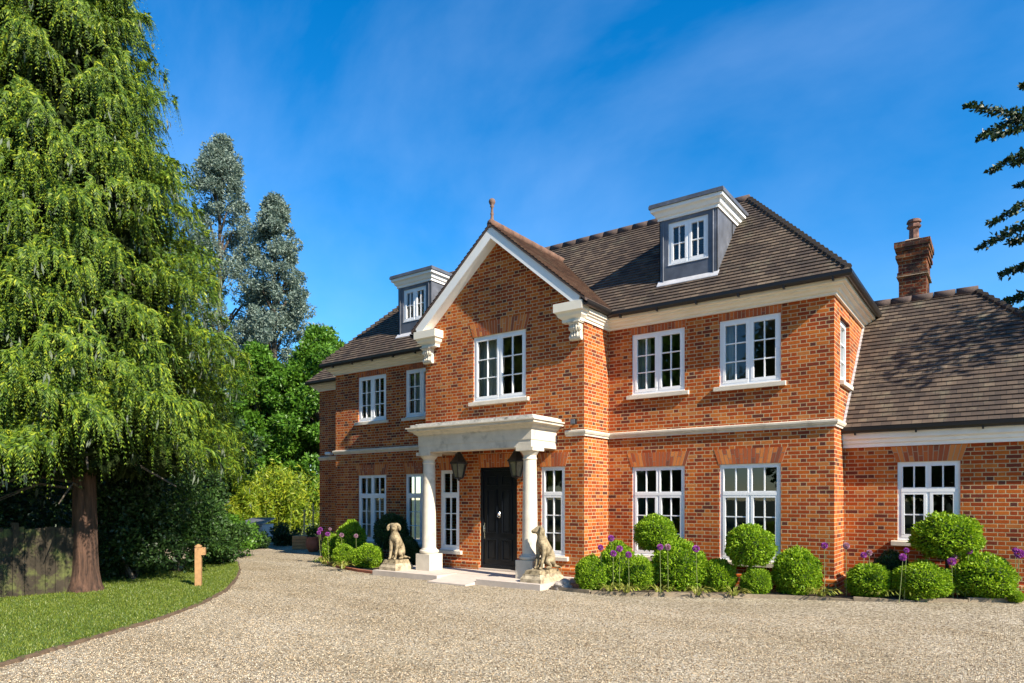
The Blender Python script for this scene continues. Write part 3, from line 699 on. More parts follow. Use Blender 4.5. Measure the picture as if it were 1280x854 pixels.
# two courses of tile ends show along the verge
mb = MB()
for sx in (1, -1):
    fn = lambda p, q, t: (sx * p, t, q)
    top = lambda p: GZ - GS * p
    mb.prism([(0, top(0) - .002), (gx_ + .02, top(gx_ + .02) - .002), (gx_ + .02, top(gx_ + .02) - .055), (0, top(0) - .055)], fn, GY + .005, 1.5)
mb.build('verge', M['ridge'], groof)
for sx in (1, -1):
    mb = MB(); fn = lambda p, q, t: (sx * p, t, q); top = lambda p: GZ - GS * p
    e = 2.36
    mb.prism([(0, top(0) - .057), (e, top(e) - .057), (e - .10, top(e - .10) - .33), (0, top(0) - .33)], fn, GY + .03, GY + .075)
    bb = mb.build('barge_board', M['white'], house)
    mb = MB(); mb.prism([(0, top(0) - .27), (2.2, top(2.2) - .27), (2.2, top(2.2) - .315), (0, top(0) - .315)], fn, GY + .077, BY + .004); mb.build('soffit', M['white'], bb)
# finial
mb = MB(); mb.lathe((0, GY + .09, GZ + .05), [(.075, -.06), (.06, .02), (.04, .06), (.032, .16), (.045, .19), (.032, .22), (.028, .33), (.05, .36), (.035, .385), (.062, .42), (.078, .47), (.062, .52), (.02, .545)], 16)
mb.build('finial', M['finial'], house, smooth=True)

# recessed left block roof
mb = MB(); lx0 = LX - EO; ly0 = LY - EO; lr = 2.0
tiles(mb, (lx0, ly0, EZ), (1, 0, 0), (0, 1, SLP), [(0, 0), (5.2, 0), (5.2, lr * sl_), (lr, lr * sl_)])
tiles(mb, (lx0, ly0, EZ), (0, 1, 0), (1, 0, SLP), [(0, 0), (4.2, 0), (4.19 - lr, lr * sl_), (lr, lr * sl_)])
mb.build('recessed_roof', M['tile'], house, fix=False)

# wing roof
we = .20; wy0 = WY - we; wz0 = 3.14; ws = 1.045; wrun = 2.87; wl = math.sqrt(1 + ws * ws); wx1 = 8.985 + wrun; wrz = wz0 + ws * wrun
mb = MB()
tiles(mb, (XR + .012, wy0, wz0), (1, 0, 0), (0, 1, ws), [(0, 0), (wx1 - XR, 0), (wx1 - XR - wrun, wrun * wl), (0, wrun * wl)], .13)
tiles(mb, (wx1, wy0, wz0), (0, 1, 0), (-1, 0, ws), [(0, 0), (2 * wrun, 0), (wrun, wrun * wl)], .13)
tiles(mb, (XR + .012, wy0 + 2 * wrun, wz0), (1, 0, 0), (0, -1, ws), [(0, 0), (wx1 - XR, 0), (wx1 - XR - wrun, wrun * wl), (0, wrun * wl)], .5)
wroof = mb.build('wing_roof', M['tile'], house, fix=False)
mb = MB(); ridge_run(mb, (XR + .1, wy0 + wrun, wrz), (wx1 - wrun + .08, wy0 + wrun, wrz), .10, .40); mb.build('ridge_tiles', M['ridge'], wroof, smooth=True)
mb = MB(); hip_run(mb, (wx1 - .05, wy0 + .05, wz0 + .03), (wx1 - wrun, wy0 + wrun, wrz)); mb.build('hip_tiles', M['tile'], wroof)
mb = MB()
mb.prism([(wy0, wz0 + .0), (wy0 + wrun * .9, wz0 + ws * wrun * .9), (wy0 + wrun * .9, wz0 + ws * wrun * .9 + .035), (wy0, wz0 + .035)], lambda p, q, t: (t, p, q), XR + .006, XR + .05)
mb.build('lead_flashing', M['leadpale'], wroof)

# chimney
cx0, cx1, cy0, cy1 = 7.59, 8.11, 3.66, 4.50
mb = MB()
mb.box(cx0, cx1, cy0, cy1, 4.8, 6.72)
for z0, z1, e in ((6.722, 6.80, .03), (6.802, 7.04, .01), (7.042, 7.115, .035), (7.117, 7.19, .06), (7.192, 7.27, .035), (7.272, 7.345, .065), (7.347, 7.47, .085)):
    mb.box(cx0 - e, cx1 + e, cy0 - e, cy1 + e, z0, z1)
chim = mb.build('chimney', M['sooty'], house)
mb = MB(); mb.box(cx0 - .045, cx1 + .045, cy0 - .045, cy1 + .045, 6.705, 6.721); mb.build('stone_band', M['mortar'], chim); mb = MB(); mb.frustum(cx0 + .05, cx1 - .05, cy0 + .05, cy1 - .05, 7.472, 7.56, .08); mb.build('mortar_flaunching', M['mortar'], chim)
mb = MB(); mb.lathe(((cx0 + cx1) / 2, 4.0, 7.5), [(.11, 0), (.115, .05), (.10, .07), (.095, .33), (.14, .36), (.145, .40), (.12, .41), (.12, .45), (.15, .47), (.135, .53), (.09, .55)], 8)
mb.build('chimney_pot', M['pot'], chim)

# -------------------------------------------------------- windows
def window(mapf, a0, a1, z0, z1, rows, ncas, sill=True, curtain=None, parent=None, cols=2, name='window', deep=.0, frame_w=.062, sill_over=.10, label=None):
    """rows: list of (fraction of height, pane rows) from the top; each is a band of casements"""
    parent = parent or house
    mb = MB(mapf); F0, F1 = -.10 - deep, -.028 - deep; fw = frame_w
    mb.box(a0, a1, F0, F1, z1 - fw, z1); mb.box(a0, a1, F0, F1, z0, z0 + fw); mb.box(a0, a0 + fw, F0, F1, z0 + fw, z1 - fw); mb.box(a1 - fw, a1, F0, F1, z0 + fw, z1 - fw)
    zt = z1 - fw; H = z1 - z0 - 2 * fw; gl = MB(mapf)
    cw = (a1 - a0 - 2 * fw - (ncas - 1) * .05) / ncas
    for ri, (fr, pr) in enumerate(rows):
        zb = zt - H * fr
        if ri < len(rows) - 1:
            mb.box(a0 + fw, a1 - fw, F0, F1 + .012, zb, zb + .06); lo = zb + .06
        else: lo = zb
        for ci in range(ncas):
            c0 = a0 + fw + ci * (cw + .05); c1 = c0 + cw
            if ci: mb.box(c0 - .05, c0, F0, F1, lo, zt)
            s_ = .048 if ri == len(rows) - 1 or len(rows) == 1 else .02
            G0, G1 = F0 + .015, F1 + .008
            mb.box(c0, c1, G0, G1, zt - s_, zt); mb.box(c0, c1, G0, G1, lo, lo + s_ * 1.15); mb.box(c0, c0 + s_, G0, G1, lo + s_, zt - s_); mb.box(c1 - s_, c1, G0, G1, lo + s_, zt - s_)
            for q in range(1, cols):
                x = c0 + s_ + (c1 - c0 - 2 * s_) * q / cols; mb.box(x - .011, x + .011, G0 + .01, G1 - .012, lo + s_, zt - s_)
            for q in range(1, pr):
                z = lo + s_ + (zt - lo - 2 * s_) * q / pr; mb.box(c0 + s_, c1 - s_, G0 + .012, G1 - .014, z - .011, z + .011)
            gl.face([(c0 + .01, F0 + .035, lo + .01), (c1 - .01, F0 + .035, lo + .01), (c1 - .01, F0 + .035, zt - .01), (c0 + .01, F0 + .035, zt - .01)])
        zt = zb
    mb.box(a0 - .0, a1 + .0, F1, F1 + .04, z0 - .0, z0 + .022)
    w = mb.build(name, M['frame'], parent)
    gl.build('glass', M['glass'], w)
    if sill:
        sb = MB(mapf); h = .095
        sb.prism([(-.11, z0 + .0), (.02, z0 - .004), (.075, z0 - .018), (.075, z0 - h), (-.11, z0 - h)], lambda p, q, t: (t, p, q), a0 - sill_over, a1 + sill_over)
        sb.build('sill', M['stone'], w)
    if curtain:
        for c0, c1, cz0, cz1 in curtain:
            cbm = MB(mapf)
            nseg = max(6, int((c1 - c0) / .025)); prev = None
            for i in range(nseg + 1):
                x = c0 + (c1 - c0) * i / nseg; bb_ = -.30 - deep + .03 * math.sin(i * 1.25) + .012 * math.sin(i * .47)
                if prev: cbm.face([(prev[0], prev[1], cz0), (x, bb_, cz0), (x, bb_, cz1), (prev[0], prev[1], cz1)])
                prev = (x, bb_)
            cbm.build('curtain', M['curtain'], w, fix=False)
    return w
low = [(.31, 1), (.69, 3)]
f0 = front(0)
def cur(w, z, l=.0, r=.0):
    out = []
    if l: out.append((w[0] - .05, w[0] + l, z[0] + .02, z[1] + .05))
    if r: out.append((w[1] - r, w[1] + .05, z[0] + .02, z[1] + .05))
    return out
window(f0, *W1, *ZU, [(1, 3)], 2, curtain=cur(W1, ZU, .52, .12)); window(f0, *W2, *ZU, [(1, 3)], 2, curtain=cur(W2, ZU, .50, .1))
window(f0, *W3, *ZU, [(1, 3)], 2, curtain=cur(W3, ZU, .30, .10)); window(f0, *W4, *ZU, [(1, 3)], 2, curtain=cur(W4, ZU, .18, .0))
window(f0, *W1, *ZL, low, 2, curtain=cur(W1, ZL, .45, .0)); window(f0, *W2, *ZL, low, 2)
window(f0, *W3, *ZL, low, 2); window(f0, *W4, *ZL, low, 2)
fb = front(BY)
window(fb, BW[0], BW[1], BW[2], BW[3], [(1, 3)], 2, curtain=[(BW[0] - .05, BW[0] + .56, 4.1, 5.65)])
window(fb, *SL, .54, 2.49, low, 1); window(fb, *SR, .54, 2.49, low, 1)
window(front(WY), WW[0], WW[1], WW[2], WW[3], [(.37, 1), (.63, 2)], 2, sill_over=.10)
window(rightside(XR), SW[0], SW[1], SW[2], SW[3], [(1, 3)], 1, deep=.04, sill_over=.06)

# flat brick arches
def arch(mapf, a0, a1, z, h, splay, mat, name='brick_arch'):
    mb = MB(mapf); mb.cur = 0
    P = [(a0 - .02, z), (a1 + .02, z), (a1 + splay, z + h), (a0 - splay, z + h)]
    mb.prism(P, lambda p, q, t: (p, t, q), -.01, .002)
    n = round((a1 - a0 + splay) / .078); mb.cur = 1
    for i in range(n):
        if random.random() < .5: cuts = [(0, 1)]
        else:
            s_ = .36 if i % 2 else .64; cuts = [(0, s_ - .02), (s_ + .02, 1)]
        for c0, c1 in cuts:
            def pt(k, t): 
                lo = a0 - .02 + (a1 - a0 + .04) * k; hi = a0 - splay + (a1 - a0 + 2 * splay) * k
                return (lo + (hi - lo) * t, z + h * t)
            e = .085
            Q = [pt((i + e) / n, c0), pt((i + 1 - e) / n, c0), pt((i + 1 - e) / n, c1), pt((i + e) / n, c1)]
            mb.prism(Q, lambda p, q, t: (p, t, q), .0, .006)
    return mb.build(name, [M['mortar'], mat], house)
for w in (W1, W2, W3, W4):
    arch(f0, w[0], w[1], ZL[1] + .004, .30, .12, M['voussoir'])
    arch(f0, w[0], w[1], ZU[1] + .004, .14, .02, M['soldier'], 'brick_lintel')
arch(fb, BW[0], BW[1], BW[3] + .004, .32, .12, M['voussoir'])
arch(fb, SL[0], SL[1], 2.494, .30, .10, M['voussoir']); arch(fb, SR[0], SR[1], 2.494, .30, .10, M['voussoir'])
arch(fb, DOOR[0], DOOR[1], 2.524, .30, .06, M['voussoir'])
arch(front(WY), WW[0], WW[1], WW[3] + .004, .285, .11, M['voussoir'])

# dormers
def dormer(cx, name='dormer'):
    yf = .20; hw = .64; mb = MB()
    zr = lambda y: EZ + SLP * (y + EO)
    wx0, wx1, wz0_, wz1_ = cx - .44, cx + .44, 6.80, 7.72
    # lead-clad front with a hole for the window, and cheeks
    wall(mb, front(yf), cx - hw, cx + hw, zr(yf) - .1, 7.82, [(wx0, wx1, wz0_, wz1_)], t=.12)
    for sx in (-1, 1):
        X = cx + sx * hw
        mb.prism([(yf, zr(yf) - .1), (yf, 7.82), (1.55, 7.82)], lambda p, q, t: (t, p, q), X - .02 * sx, X)
    for x in (cx - hw + .09, cx + hw - .09): mb.tube([(x, yf - .012, zr(yf)), (x, yf - .012, 7.8)], .012, 6)
    mb.box(cx - hw, cx + hw, yf + .9, yf + .95, 6.6, 7.8)
    d = mb.build(name, M['lead'], house)
    window(front(yf), wx0, wx1, wz0_, wz1_, [(1, 2)], 2, sill=False, parent=d, name='dormer_window', frame_w=.055)
    mb = MB()
    path = [(cx - hw, 1.6), (cx - hw, yf), (cx + hw, yf), (cx + hw, 1.6)]
    mb.sweep(path, [(-.03, 7.80), (.03, 7.80), (.03, 7.86), (.07, 7.88), (.09, 7.95), (.15, 7.98), (.15, 8.05), (-.03, 8.05)])
    mb.build('fascia', M['white'], d)
    mb = MB(); mb.box(cx - hw - .18, cx + hw + .18, yf - .18, 1.75, 8.052, 8.11); mb.box(cx - hw - .17, cx + hw + .17, yf - .17, 1.75, 8.11, 8.14); mb.build('lead_cap', M['lead'], d)
    mb = MB()
    mb.prism([(yf - .09, zr(yf - .09) + .022), (yf + .02, zr(yf + .02) + .03), (yf + .02, zr(yf + .02) + .05), (yf - .09, zr(yf - .09) + .036)], lambda p, q, t: (t, p, q), cx - hw - .03, cx + hw + .03)
    mb.build('flashing', M['leadpale'], d)
    return d
dormer(4.07); dormer(-3.92)

# -------------------------------------------------------- portico
mb = MB()
px0, px1, py = -1.60, 1.585, -2.04
for z0, z1, e in ((2.868, 3.02, .0), (3.021, 3.245, .012)):
    mb.box(px0 - e, px1 + e, py - e, py + .36, z0, z1)
    mb.box(px0 - e, px0 + .36, py + .36, BY + .004, z0, z1); mb.box(px1 - .36, px1 + e, py + .36, BY + .004, z0, z1)
mb.box(px0 + .3, px1 - .3, py + .3, BY + .003, 2.99, 3.05)
mb.sweep([(px0, BY + .003), (px0, py), (px1, py), (px1, BY + .003)], [(-.05, 3.247), (.03, 3.247), (.04, 3.27), (.08, 3.29), (.10, 3.33), (.19, 3.355), (.19, 3.395), (.225, 3.41), (.225, 3.435), (-.05, 3.445)])
mb.build('entablature', M['stone'], house)
mb = MB(); mb.box(px0 - .14, px1 + .14, py - .14, BY + .002, 3.40, 3.50); mb.box(px0 - .06, px1 + .06, py - .05, BY + .002, 3.50, 3.53)
mb.build('portico_coping', M['coping'], house)
for cxn in (-1.47, 1.41):
    cyn = -1.83
    mb = MB()
    mb.lathe((cxn, cyn, .5), [(.205, 0), (.205, .012), (.225, .03), (.23, .055), (.222, .08), (.20, .095), (.185, .10), (.185, .115), (.168, .13), (.163, .15), (.161, .6), (.157, 1.0), (.150, 1.5), (.141, 1.95), (.138, 2.10), (.152, 2.115), (.152, 2.14), (.138, 2.15), (.138, 2.20), (.15, 2.215), (.185, 2.265), (.20, 2.275), (.20, 2.29)], 32)
    mb.box(cxn - .215, cxn + .215, cyn - .215, cyn + .215, 2.79, 2.868)
    for z in (.5 + .62, .5 + 1.22, .5 + 1.72): mb.lathe((cxn, cyn, z), [(.1, 0), (.1615 - (z - 1.1) * .013, .001), (.1615 - (z - 1.1) * .013, .006), (.1, .007)], 32)
    col = mb.build('column', M['stone'], house, smooth=True)
    try:
        col.data.set_sharp_from_angle(angle=R(35))
    except Exception: pass
    mb = MB(); mb.box(cxn - .215, cxn + .215, cyn - .225, cyn + .225, .12, .5); mb.build('column_plinth', M['stone'], col)
# steps of the portico
mb = MB()
mb.box(-2.5, -.47, -2.66, BY + .0, -.05, .118); mb.box(.62, 2.22, -2.66, BY + .0, -.05, .118); mb.box(-.468, .618, -1.98, BY + .0, -.05, .116)
mb.faces([(-.45, -2.98, -.05), (.60, -2.98, -.05), (.60, -1.98, -.05), (-.45, -1.98, -.05), (-.45, -2.98, .03), (.60, -2.98, .03), (.60, -1.98, .112), (-.45, -1.98, .112)],
         [(0, 3, 2, 1), (4, 5, 6, 7), (0, 1, 5, 4), (1, 2, 6, 5), (2, 3, 7, 6), (3, 0, 4, 7)])
tag(mb.build('porch_step', M['paving']), 'low stone paved step with a ramp before the black front door', 'step')
# front door
mb = MB(fb)
for a0, a1, z0, z1 in ((-.54, -.475, .13, 2.52), (.475, .54, .13, 2.52), (-.475, .475, 2.445, 2.52)): mb.box(a0, a1, -.12, -.03, z0, z1)
mb.box(-.475, .475, -.11, -.06, .16, 2.445)
def panel(a0, a1, z0, z1):
    e = .022
    for (x0, x1, y0, y1) in ((a0, a1, z1 - e, z1), (a0, a1, z0, z0 + e), (a0, a0 + e, z0 + e, z1 - e), (a1 - e, a1, z0 + e, z1 - e)):
        mb.box(x0, x1, -.06, -.035, y0, y1)
    mb.frustum  # raised field
    mb.box(a0 + .06, a1 - .06, -.06, -.05, z0 + .06, z1 - .06)
for s in (-1, 1):
    a0, a1 = (-.36, -.07) if s < 0 else (.07, .36)
    panel(a0, a1, 2.10, 2.33); panel(a0, a1, .98, 2.00); panel(a0, a1, .36, .84)
mb.box(-.475, .475, -.06, -.035, .16, .24)
door = mb.build('front_door', M['door'], house)
mb = MB(fb); mb.box(-.56, .56, -.10, .05, .12, .158); mb.build('threshold', M['paving'], door)
mb = MB(fb)
mb.box(-.455, -.425, -.06, -.05, .85, 1.22); mb.tube([(-.44, -.02, 1.02), (-.44, -.02, 1.16)], .012, 8); mb.tube([(-.44, -.055, 1.09), (-.44, -.02, 1.09)], .012, 8)
mb.build('door_handle', M['chrome'], door)
mb = MB(fb); mb.lathe((0, -.045, 1.44), [(.0, -.05), (.035, -.04), (.05, 0), (.035, .04), (.0, .05)], 14)
mb.tube([(.04 * math.cos(a), -.03, 1.40 + .05 * math.sin(a)) for a in [math.pi * (1 + i / 8) for i in range(9)]], .012, 8); mb.build('door_knocker', M['chrome'], door)

# ================================================================== FITTINGS
t = thing('table_lamp', 'white shaded table lamp standing inside the window above the portico', 'lamp', (.45, -.42, 4.28))
mb = MB(); mb.lathe((.45, -.42, 4.28), [(.09, 0), (.10, .03), (.06, .12), (.09, .22), (.05, .33), (.015, .36), (.015, .45)], 16); mb.build('lamp_base', M['black'], t, smooth=True)
mb = MB(); mb.lathe((.45, -.42, 4.28), [(.19, .36), (.13, .68)], 20); mb.build('lamp_shade', M['curtain'], t, smooth=True)
t = thing('dressing_table', 'dark table behind the window above the portico, carrying the lamp', 'table', (.2, -.45, 3.03))
mb = MB(); mb.box(-.35, .72, -.68, -.2, 4.22, 4.28); mb.build('table_top', M['black'], t)
for x in (-.32, .66):
    for y in (-.65, -.26):
        mb = MB(); mb.box(x, x + .04, y, y + .04, 3.03, 4.22); mb.build('leg', M['black'], t)
def lantern(x, y, label):
    t = thing('hanging_lantern', label, 'lantern', (x, y, 2.22), 'black lanterns under the portico')
    def hexa(r0, z0, r1, z1, mb): mb.lathe((x, y, 0), [(r0, z0), (r1, z1)], 6)
    mb = MB()
    mb.lathe((x, y, 0), [(.225, 2.60), (.23, 2.625), (.17, 2.68), (.12, 2.76), (.09, 2.80), (.10, 2.815), (.045, 2.86), (.03, 2.92), (.012, 2.93), (.012, 3.0)], 6)
    mb.build('lantern_roof', M['black'], t)
    mb = MB()
    for i in range(6):
        a = 2 * math.pi * i / 6
        mb.tube([(x + .19 * math.cos(a), y + .19 * math.sin(a), 2.60), (x + .105 * math.cos(a), y + .105 * math.sin(a), 2.27)], .013, 6)
    mb.lathe((x, y, 0), [(.0, 2.20), (.02, 2.21), (.03, 2.24), (.115, 2.262), (.12, 2.28), (.03, 2.285)], 6)
    mb.build('lantern_frame', M['black'], t)
    mb = MB(); mb.lathe((x, y, 0), [(.098, 2.287), (.172, 2.595)], 6); mb.build('lantern_glass', M['lampglass'], t)
    mb = MB(); mb.tube([(x, y, 2.3), (x, y, 2.45)], .02, 8); mb.build('candle', M['white'], t)
lantern(-.80, -1.54, 'black hexagonal lantern hanging under the portico left of the door')
lantern(.86, -1.54, 'black hexagonal lantern hanging beside the right stone column')
mb = MB(); x, y, z = 2.08, BY - .09, 3.43
t = thing('wall_floodlight', 'small dark floodlight fixed to the brick bay above the portico', 'light', (x, BY, z))
mb.box(x - .06, x + .06, y - .03, y + .04, z - .06, z + .06); mb.build('lamp_housing', M['black'], t)
mb = MB(); mb.box(x - .05, x + .05, y - .045, y - .031, z - .05, z + .05); mb.build('lamp_glass', M['lead'], t)
mb = MB(); mb.tube([(x, y + .04, z - .02), (x, BY + .0, z - .02)], .018, 8); mb.build('bracket', M['black'], t)
x, z = -9.3, 3.33
t = thing('security_camera', 'white security camera on the recessed brick wall at far left', 'camera', (x, LY, z))
mb = MB(); mb.tube([(x, LY, z), (x, LY - .12, z)], .04, 10); mb.build('bracket', M['white'], t)
mb = MB(); mb.tube([(x - .13, LY - .16, z + .02), (x + .16, LY - .2, z + .0)], .055, 12); mb.build('camera_body', M['white'], t)

# ------------------------------------------------------------------ dog statues
def dog_mesh(head_yaw, head_pitch=0):
    V = []; E = []; Rr = []
    def j(p, r, parent=None):
        V.append(Vector(p)); Rr.append(r)
        if parent is not None: E.append((parent, len(V) - 1))
        return len(V) - 1
    hip = j((0, .17, .15), (.125, .135)); mid = j((0, .10, .31), (.115, .12), hip); ch = j((0, 0, .45), (.108, .125), mid); nb = j((0, -.04, .555), (.080, .095), ch)
    nt_ = j((0, -.06, .645), (.076, .086), nb)
    hp = Vector((0, -.06, .66)); rot = Matrix.Rotation(head_yaw, 3, 'Z') @ Matrix.Rotation(head_pitch, 3, 'X')
    def H(p): return hp + rot @ (Vector(p) - hp)
    hd = j(H((0, -.085, .715)), (.082, .080), nt_); fh = j(H((0, -.135, .725)), (.064, .066), hd); mz = j(H((0, -.19, .695)), (.046, .044), fh); ns = j(H((0, -.245, .688)), (.038, .036), mz)
    for s in (-1, 1):
        e0 = j(H((s * .065, -.075, .765)), (.028, .028), hd); e1 = j(H((s * .106, -.085, .745)), (.022, .034), e0); e2 = j(H((s * .126, -.10, .69)), (.016, .040), e1); j(H((s * .120, -.105, .63)), (.012, .026), e2)
        sh = j((s * .072, -.055, .40), (.058, .068), ch); el = j((s * .078, -.06, .27), (.040, .044), sh); wr = j((s * .072, -.10, .12), (.030, .031), el); pw = j((s * .072, -.115, .035), (.032, .032), wr); j((s * .072, -.17, .022), (.028, .024), pw)
        th = j((s * .105, .09, .17), (.075, .085), hip); kn = j((s * .135, -.035, .155), (.050, .055), th); hk = j((s * .135, .07, .05), (.034, .036), kn); j((s * .135, -.06, .026), (.032, .026), hk)
    t1 = j((0, .27, .05), (.035, .035), hip); t2 = j((.09, .31, .03), (.024, .024), t1); j((.19, .27, .025), (.015, .015), t2)
    me = bpy.data.meshes.new('dog_skeleton'); me.from_pydata([tuple(v) for v in V], E, [])
    o = bpy.data.objects.new('dog_skeleton', me); COL.objects.link(o)
    o.modifiers.new('s', 'SKIN')
    for sv, r in zip(me.skin_vertices[0].data, Rr): sv.radius = r
    me.skin_vertices[0].data[hip].use_root = True
    su = o.modifiers.new('b', 'SUBSURF'); su.levels = 2; su.render_levels = 2
    dg = bpy.context.evaluated_depsgraph_get(); dg.update()
    out = bpy.data.meshes.new_from_object(o.evaluated_get(dg)); out.materials.clear(); out.materials.append(M['lichen'])
    bpy.data.objects.remove(o); out.polygons.foreach_set('use_smooth', [True] * len(out.polygons))
    return out
def dog(x0, x1, y0, y1, yaw, head_yaw, label, scale, hp=0, ofs=(0, 0)):
    cx, cy = (x0 + x1) / 2, (y0 + y1) / 2
    t = thing('dog_statue', label, 'statue', (cx, cy, .12), 'stone dogs guarding the front door')
    mb = MB(); z = .119
    mb.box(x0, x1, y0, y1, z, z + .07); mb.frustum(x0, x1, y0, y1, z + .07, z + .13, .04); mb.box(x0 + .04, x1 - .04, y0 + .04, y1 - .04, z + .13, z + .16)
    mb.build('statue_plinth', M['oldstone'], t)
    mb = MB(); mb.frustum(x0 + .06, x1 - .06, y0 + .06, y1 - .06, z + .16, z + .235, .02); mb.build('statue_base', M['lichen'], t)
    o = bpy.data.objects.new('sitting_dog', dog_mesh(head_yaw, hp)); COL.objects.link(o)
    o.location = (cx + ofs[0], cy + ofs[1], z + .23); o.rotation_euler = (0, 0, yaw); o.scale = (scale * .96, scale, scale); put_under(o, t)
dog(-2.42, -1.88, -2.52, -1.94, R(10), R(30), 'weathered stone dog statue sitting left of the porch steps, head turned outwards', 1.10, R(6), (0, -.02))
dog(1.645, 2.14, -2.52, -1.66, R(-14), R(-28), 'weathered stone dog statue sitting in front of the right column', 1.12, 0, (.01, .03))
# boulder
def rock(name, c, r, label):
    bm = bmesh.new(); bmesh.ops.create_icosphere(bm, subdivisions=3, radius=1)
    for v in bm.verts:
        n = v.co.normalized(); k = 1 + .18 * math.sin(3.1 * n.x + 1) * math.cos(2.7 * n.y) + .1 * math.sin(7 * n.z + 3 * n.x)
        v.co = Vector((n.x * r[0] * k, n.y * r[1] * k, n.z * r[2] * k))
    me = bpy.data.meshes.new(name); bm.to_mesh(me); bm.free(); me.materials.append(M['rock'])
    o = bpy.data.objects.new(name, me); COL.objects.link(o); o.location = c; tag(o, label, 'rock'); return o
rock('boulder', (2.50, -2.26, .07), (.19, .15, .13), 'grey boulder lying beside the right dog statue plinth')

# ================================================================== PLANTS NEAR THE HOUSE
def ball_leaves(n, squash, ls, rough=.05, ph=0.0):
    d = rnd_dirs(n); d = d[d[:, 2] > -.85]; n = len(d)
    k = 1 + rough * np.sin(5.1 * d[:, 0] + 1.3 + ph) * np.cos(4.3 * d[:, 1] + ph) + rough * .7 * np.sin(9 * d[:, 2] + 4 * d[:, 0]) + rough * .7 * np.sin(14 * d[:, 0] + ph) * np.sin(13 * d[:, 1]) * np.cos(12 * d[:, 2])
    rad = k * RNG.uniform(.82, 1.0, n) + RNG.normal(0, .02, n) + (RNG.uniform(0, 1, n) < .05) * RNG.uniform(0, .08, n)
    P = d * rad[:, None] * np.array([1, 1, squash])
    D = d + rnd_dirs(n) * .9 + np.array([0, 0, .15])
    return P, D, rnd_dirs(n), ls * RNG.uniform(.7, 1.3, n), ls * RNG.uniform(.45, .7, n)
BALLS = []
for vi in range(3):
    P, D, S, L, Wd = ball_leaves(8500, 1.0, .115, .075, vi * 2.1)
    o = leaf_mesh('box_shrub', P, D, S, L, Wd, M['box']); BALLS.append(o.data); bpy.data.objects.remove(o)
P, D, S, L, Wd = ball_leaves(8000, 1.0, .105, .05)
o = leaf_mesh('box_shrub', P, D, S, L, Wd, M['darkbox']); DARK = o.data; bpy.data.objects.remove(o)
bm = bmesh.new(); bmesh.ops.create_icosphere(bm, subdivisions=3, radius=.86)  # solid dark ball standing in for shade between the leaves
CORE = bpy.data.meshes.new('dark_core'); bm.to_mesh(CORE); bm.free(); CORE.materials.append(M['inner'])
nb_ = 0
def box_ball(u, vt, vb, hw, label, dark=False, zb=None, name='box_shrub', stem=False, d=None, grp='clipped box balls in the beds'):
    """a clipped shrub from its outline in the photo: stands on the bed at vb unless it is a standard on a stem"""
    global nb_
    if d is None:
        g = .06
        for _ in range(4):
            d = FPX * (CZ - g) / (vb - 2 - HOR); p = at(u, vb, d); g = gz(p.x, p.y) + .05
        d += hw / FPX * d * .6
    r = hw / FPX * d * .93; c = at(u, (vt + vb) / 2, d); rz = (vb - vt) / 2 / FPX * d
    g = gz(c.x, c.y) + .05
    if not stem:
        zt = CZ + (HOR - vt) / FPX * d; rz = (zt - g + .03) / 1.85; c.z = zt - rz
    t = thing(name, label, 'shrub', (c.x, c.y, g), grp)
    for nm, me in (('foliage', DARK if dark else BALLS[nb_ % 3]), ('dark_core', CORE)):
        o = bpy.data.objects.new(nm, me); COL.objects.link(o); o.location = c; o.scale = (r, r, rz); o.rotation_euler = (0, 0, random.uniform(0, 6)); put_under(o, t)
    nb_ += 1
    if stem:
        mb = MB(); mb.tube([(c.x, c.y, g - .06), (c.x + .01, c.y, (g + c.z) / 2), (c.x, c.y, c.z)], [.035, .03, .028], 8); mb.build('stem', M['bark'], t)
    return t
G1 = 'clipped box balls in the beds'; G2 = 'ball shrubs on stems under the windows'
box_ball(739, 696, 740, 21, 'box ball nearest the boulder, first in the right bed')
box_ball(772, 678, 733, 23, 'taller dark box shrub with alliums against the bay corner', d=13.3)
box_ball(799, 697, 740, 22, 'small round box ball standing in front of the ball on a stem')
box_ball(849, 678, 741, 35, 'largest bushy box mound between the two ground floor windows')
box_ball(897, 700, 742, 24, 'mid-sized box ball just left of the right-hand ground floor window')
box_ball(945, 711, 745, 20, 'smallest box ball, directly under the topiary ball at the right-hand window')
box_ball(996, 687, 746, 29, 'upright oval box ball left of the brick corner of the main block')
box_ball(1087, 706, 749, 29, 'wide box ball beside the brick corner, first along the wing')
box_ball(1152, 703, 751, 33, 'box ball with two tall alliums in front of the wing window')
box_ball(1229, 694, 751, 37, 'biggest box ball, at the right end of the wing bed')
box_ball(1114, 690, 735, 23, 'dark box ball tucked behind the others below the wing window', dark=True, d=12.2)
box_ball(1270, 739, 753, 10, 'tiny box seedling at the far right edge of the wing bed')
box_ball(819, 645, 691, 26, 'round topiary ball on a stem before the left ground floor window of the right bed', stem=True, name='topiary_standard', d=13.6, grp=G2)
box_ball(937, 657, 711, 31, 'round topiary ball on a stem before the ground floor window nearest the corner', stem=True, name='topiary_standard', d=12.7, grp=G2)
box_ball(1183, 644, 701, 41, 'broad topiary ball on a dark stem before the wing window', stem=True, name='topiary_standard', d=11.6, grp=G2, dark=False)
box_ball(489, 643, 690, 22, 'dark topiary ball behind the left stone dog', stem=True, name='topiary_standard', d=18.2, dark=True, grp=G2)
box_ball(439, 652, 709, 19, 'tall light green box mound under the far left window', d=18.6)
box_ball(414, 669, 704, 12, 'small box ball at the outer end of the left bed', d=18.9)
box_ball(460, 681, 714, 19, 'bright round box ball nearest the left dog statue', d=17.3)
box_ball(430, 681, 711, 14, 'loose low box shrub between the box balls of the left bed', d=17.9)
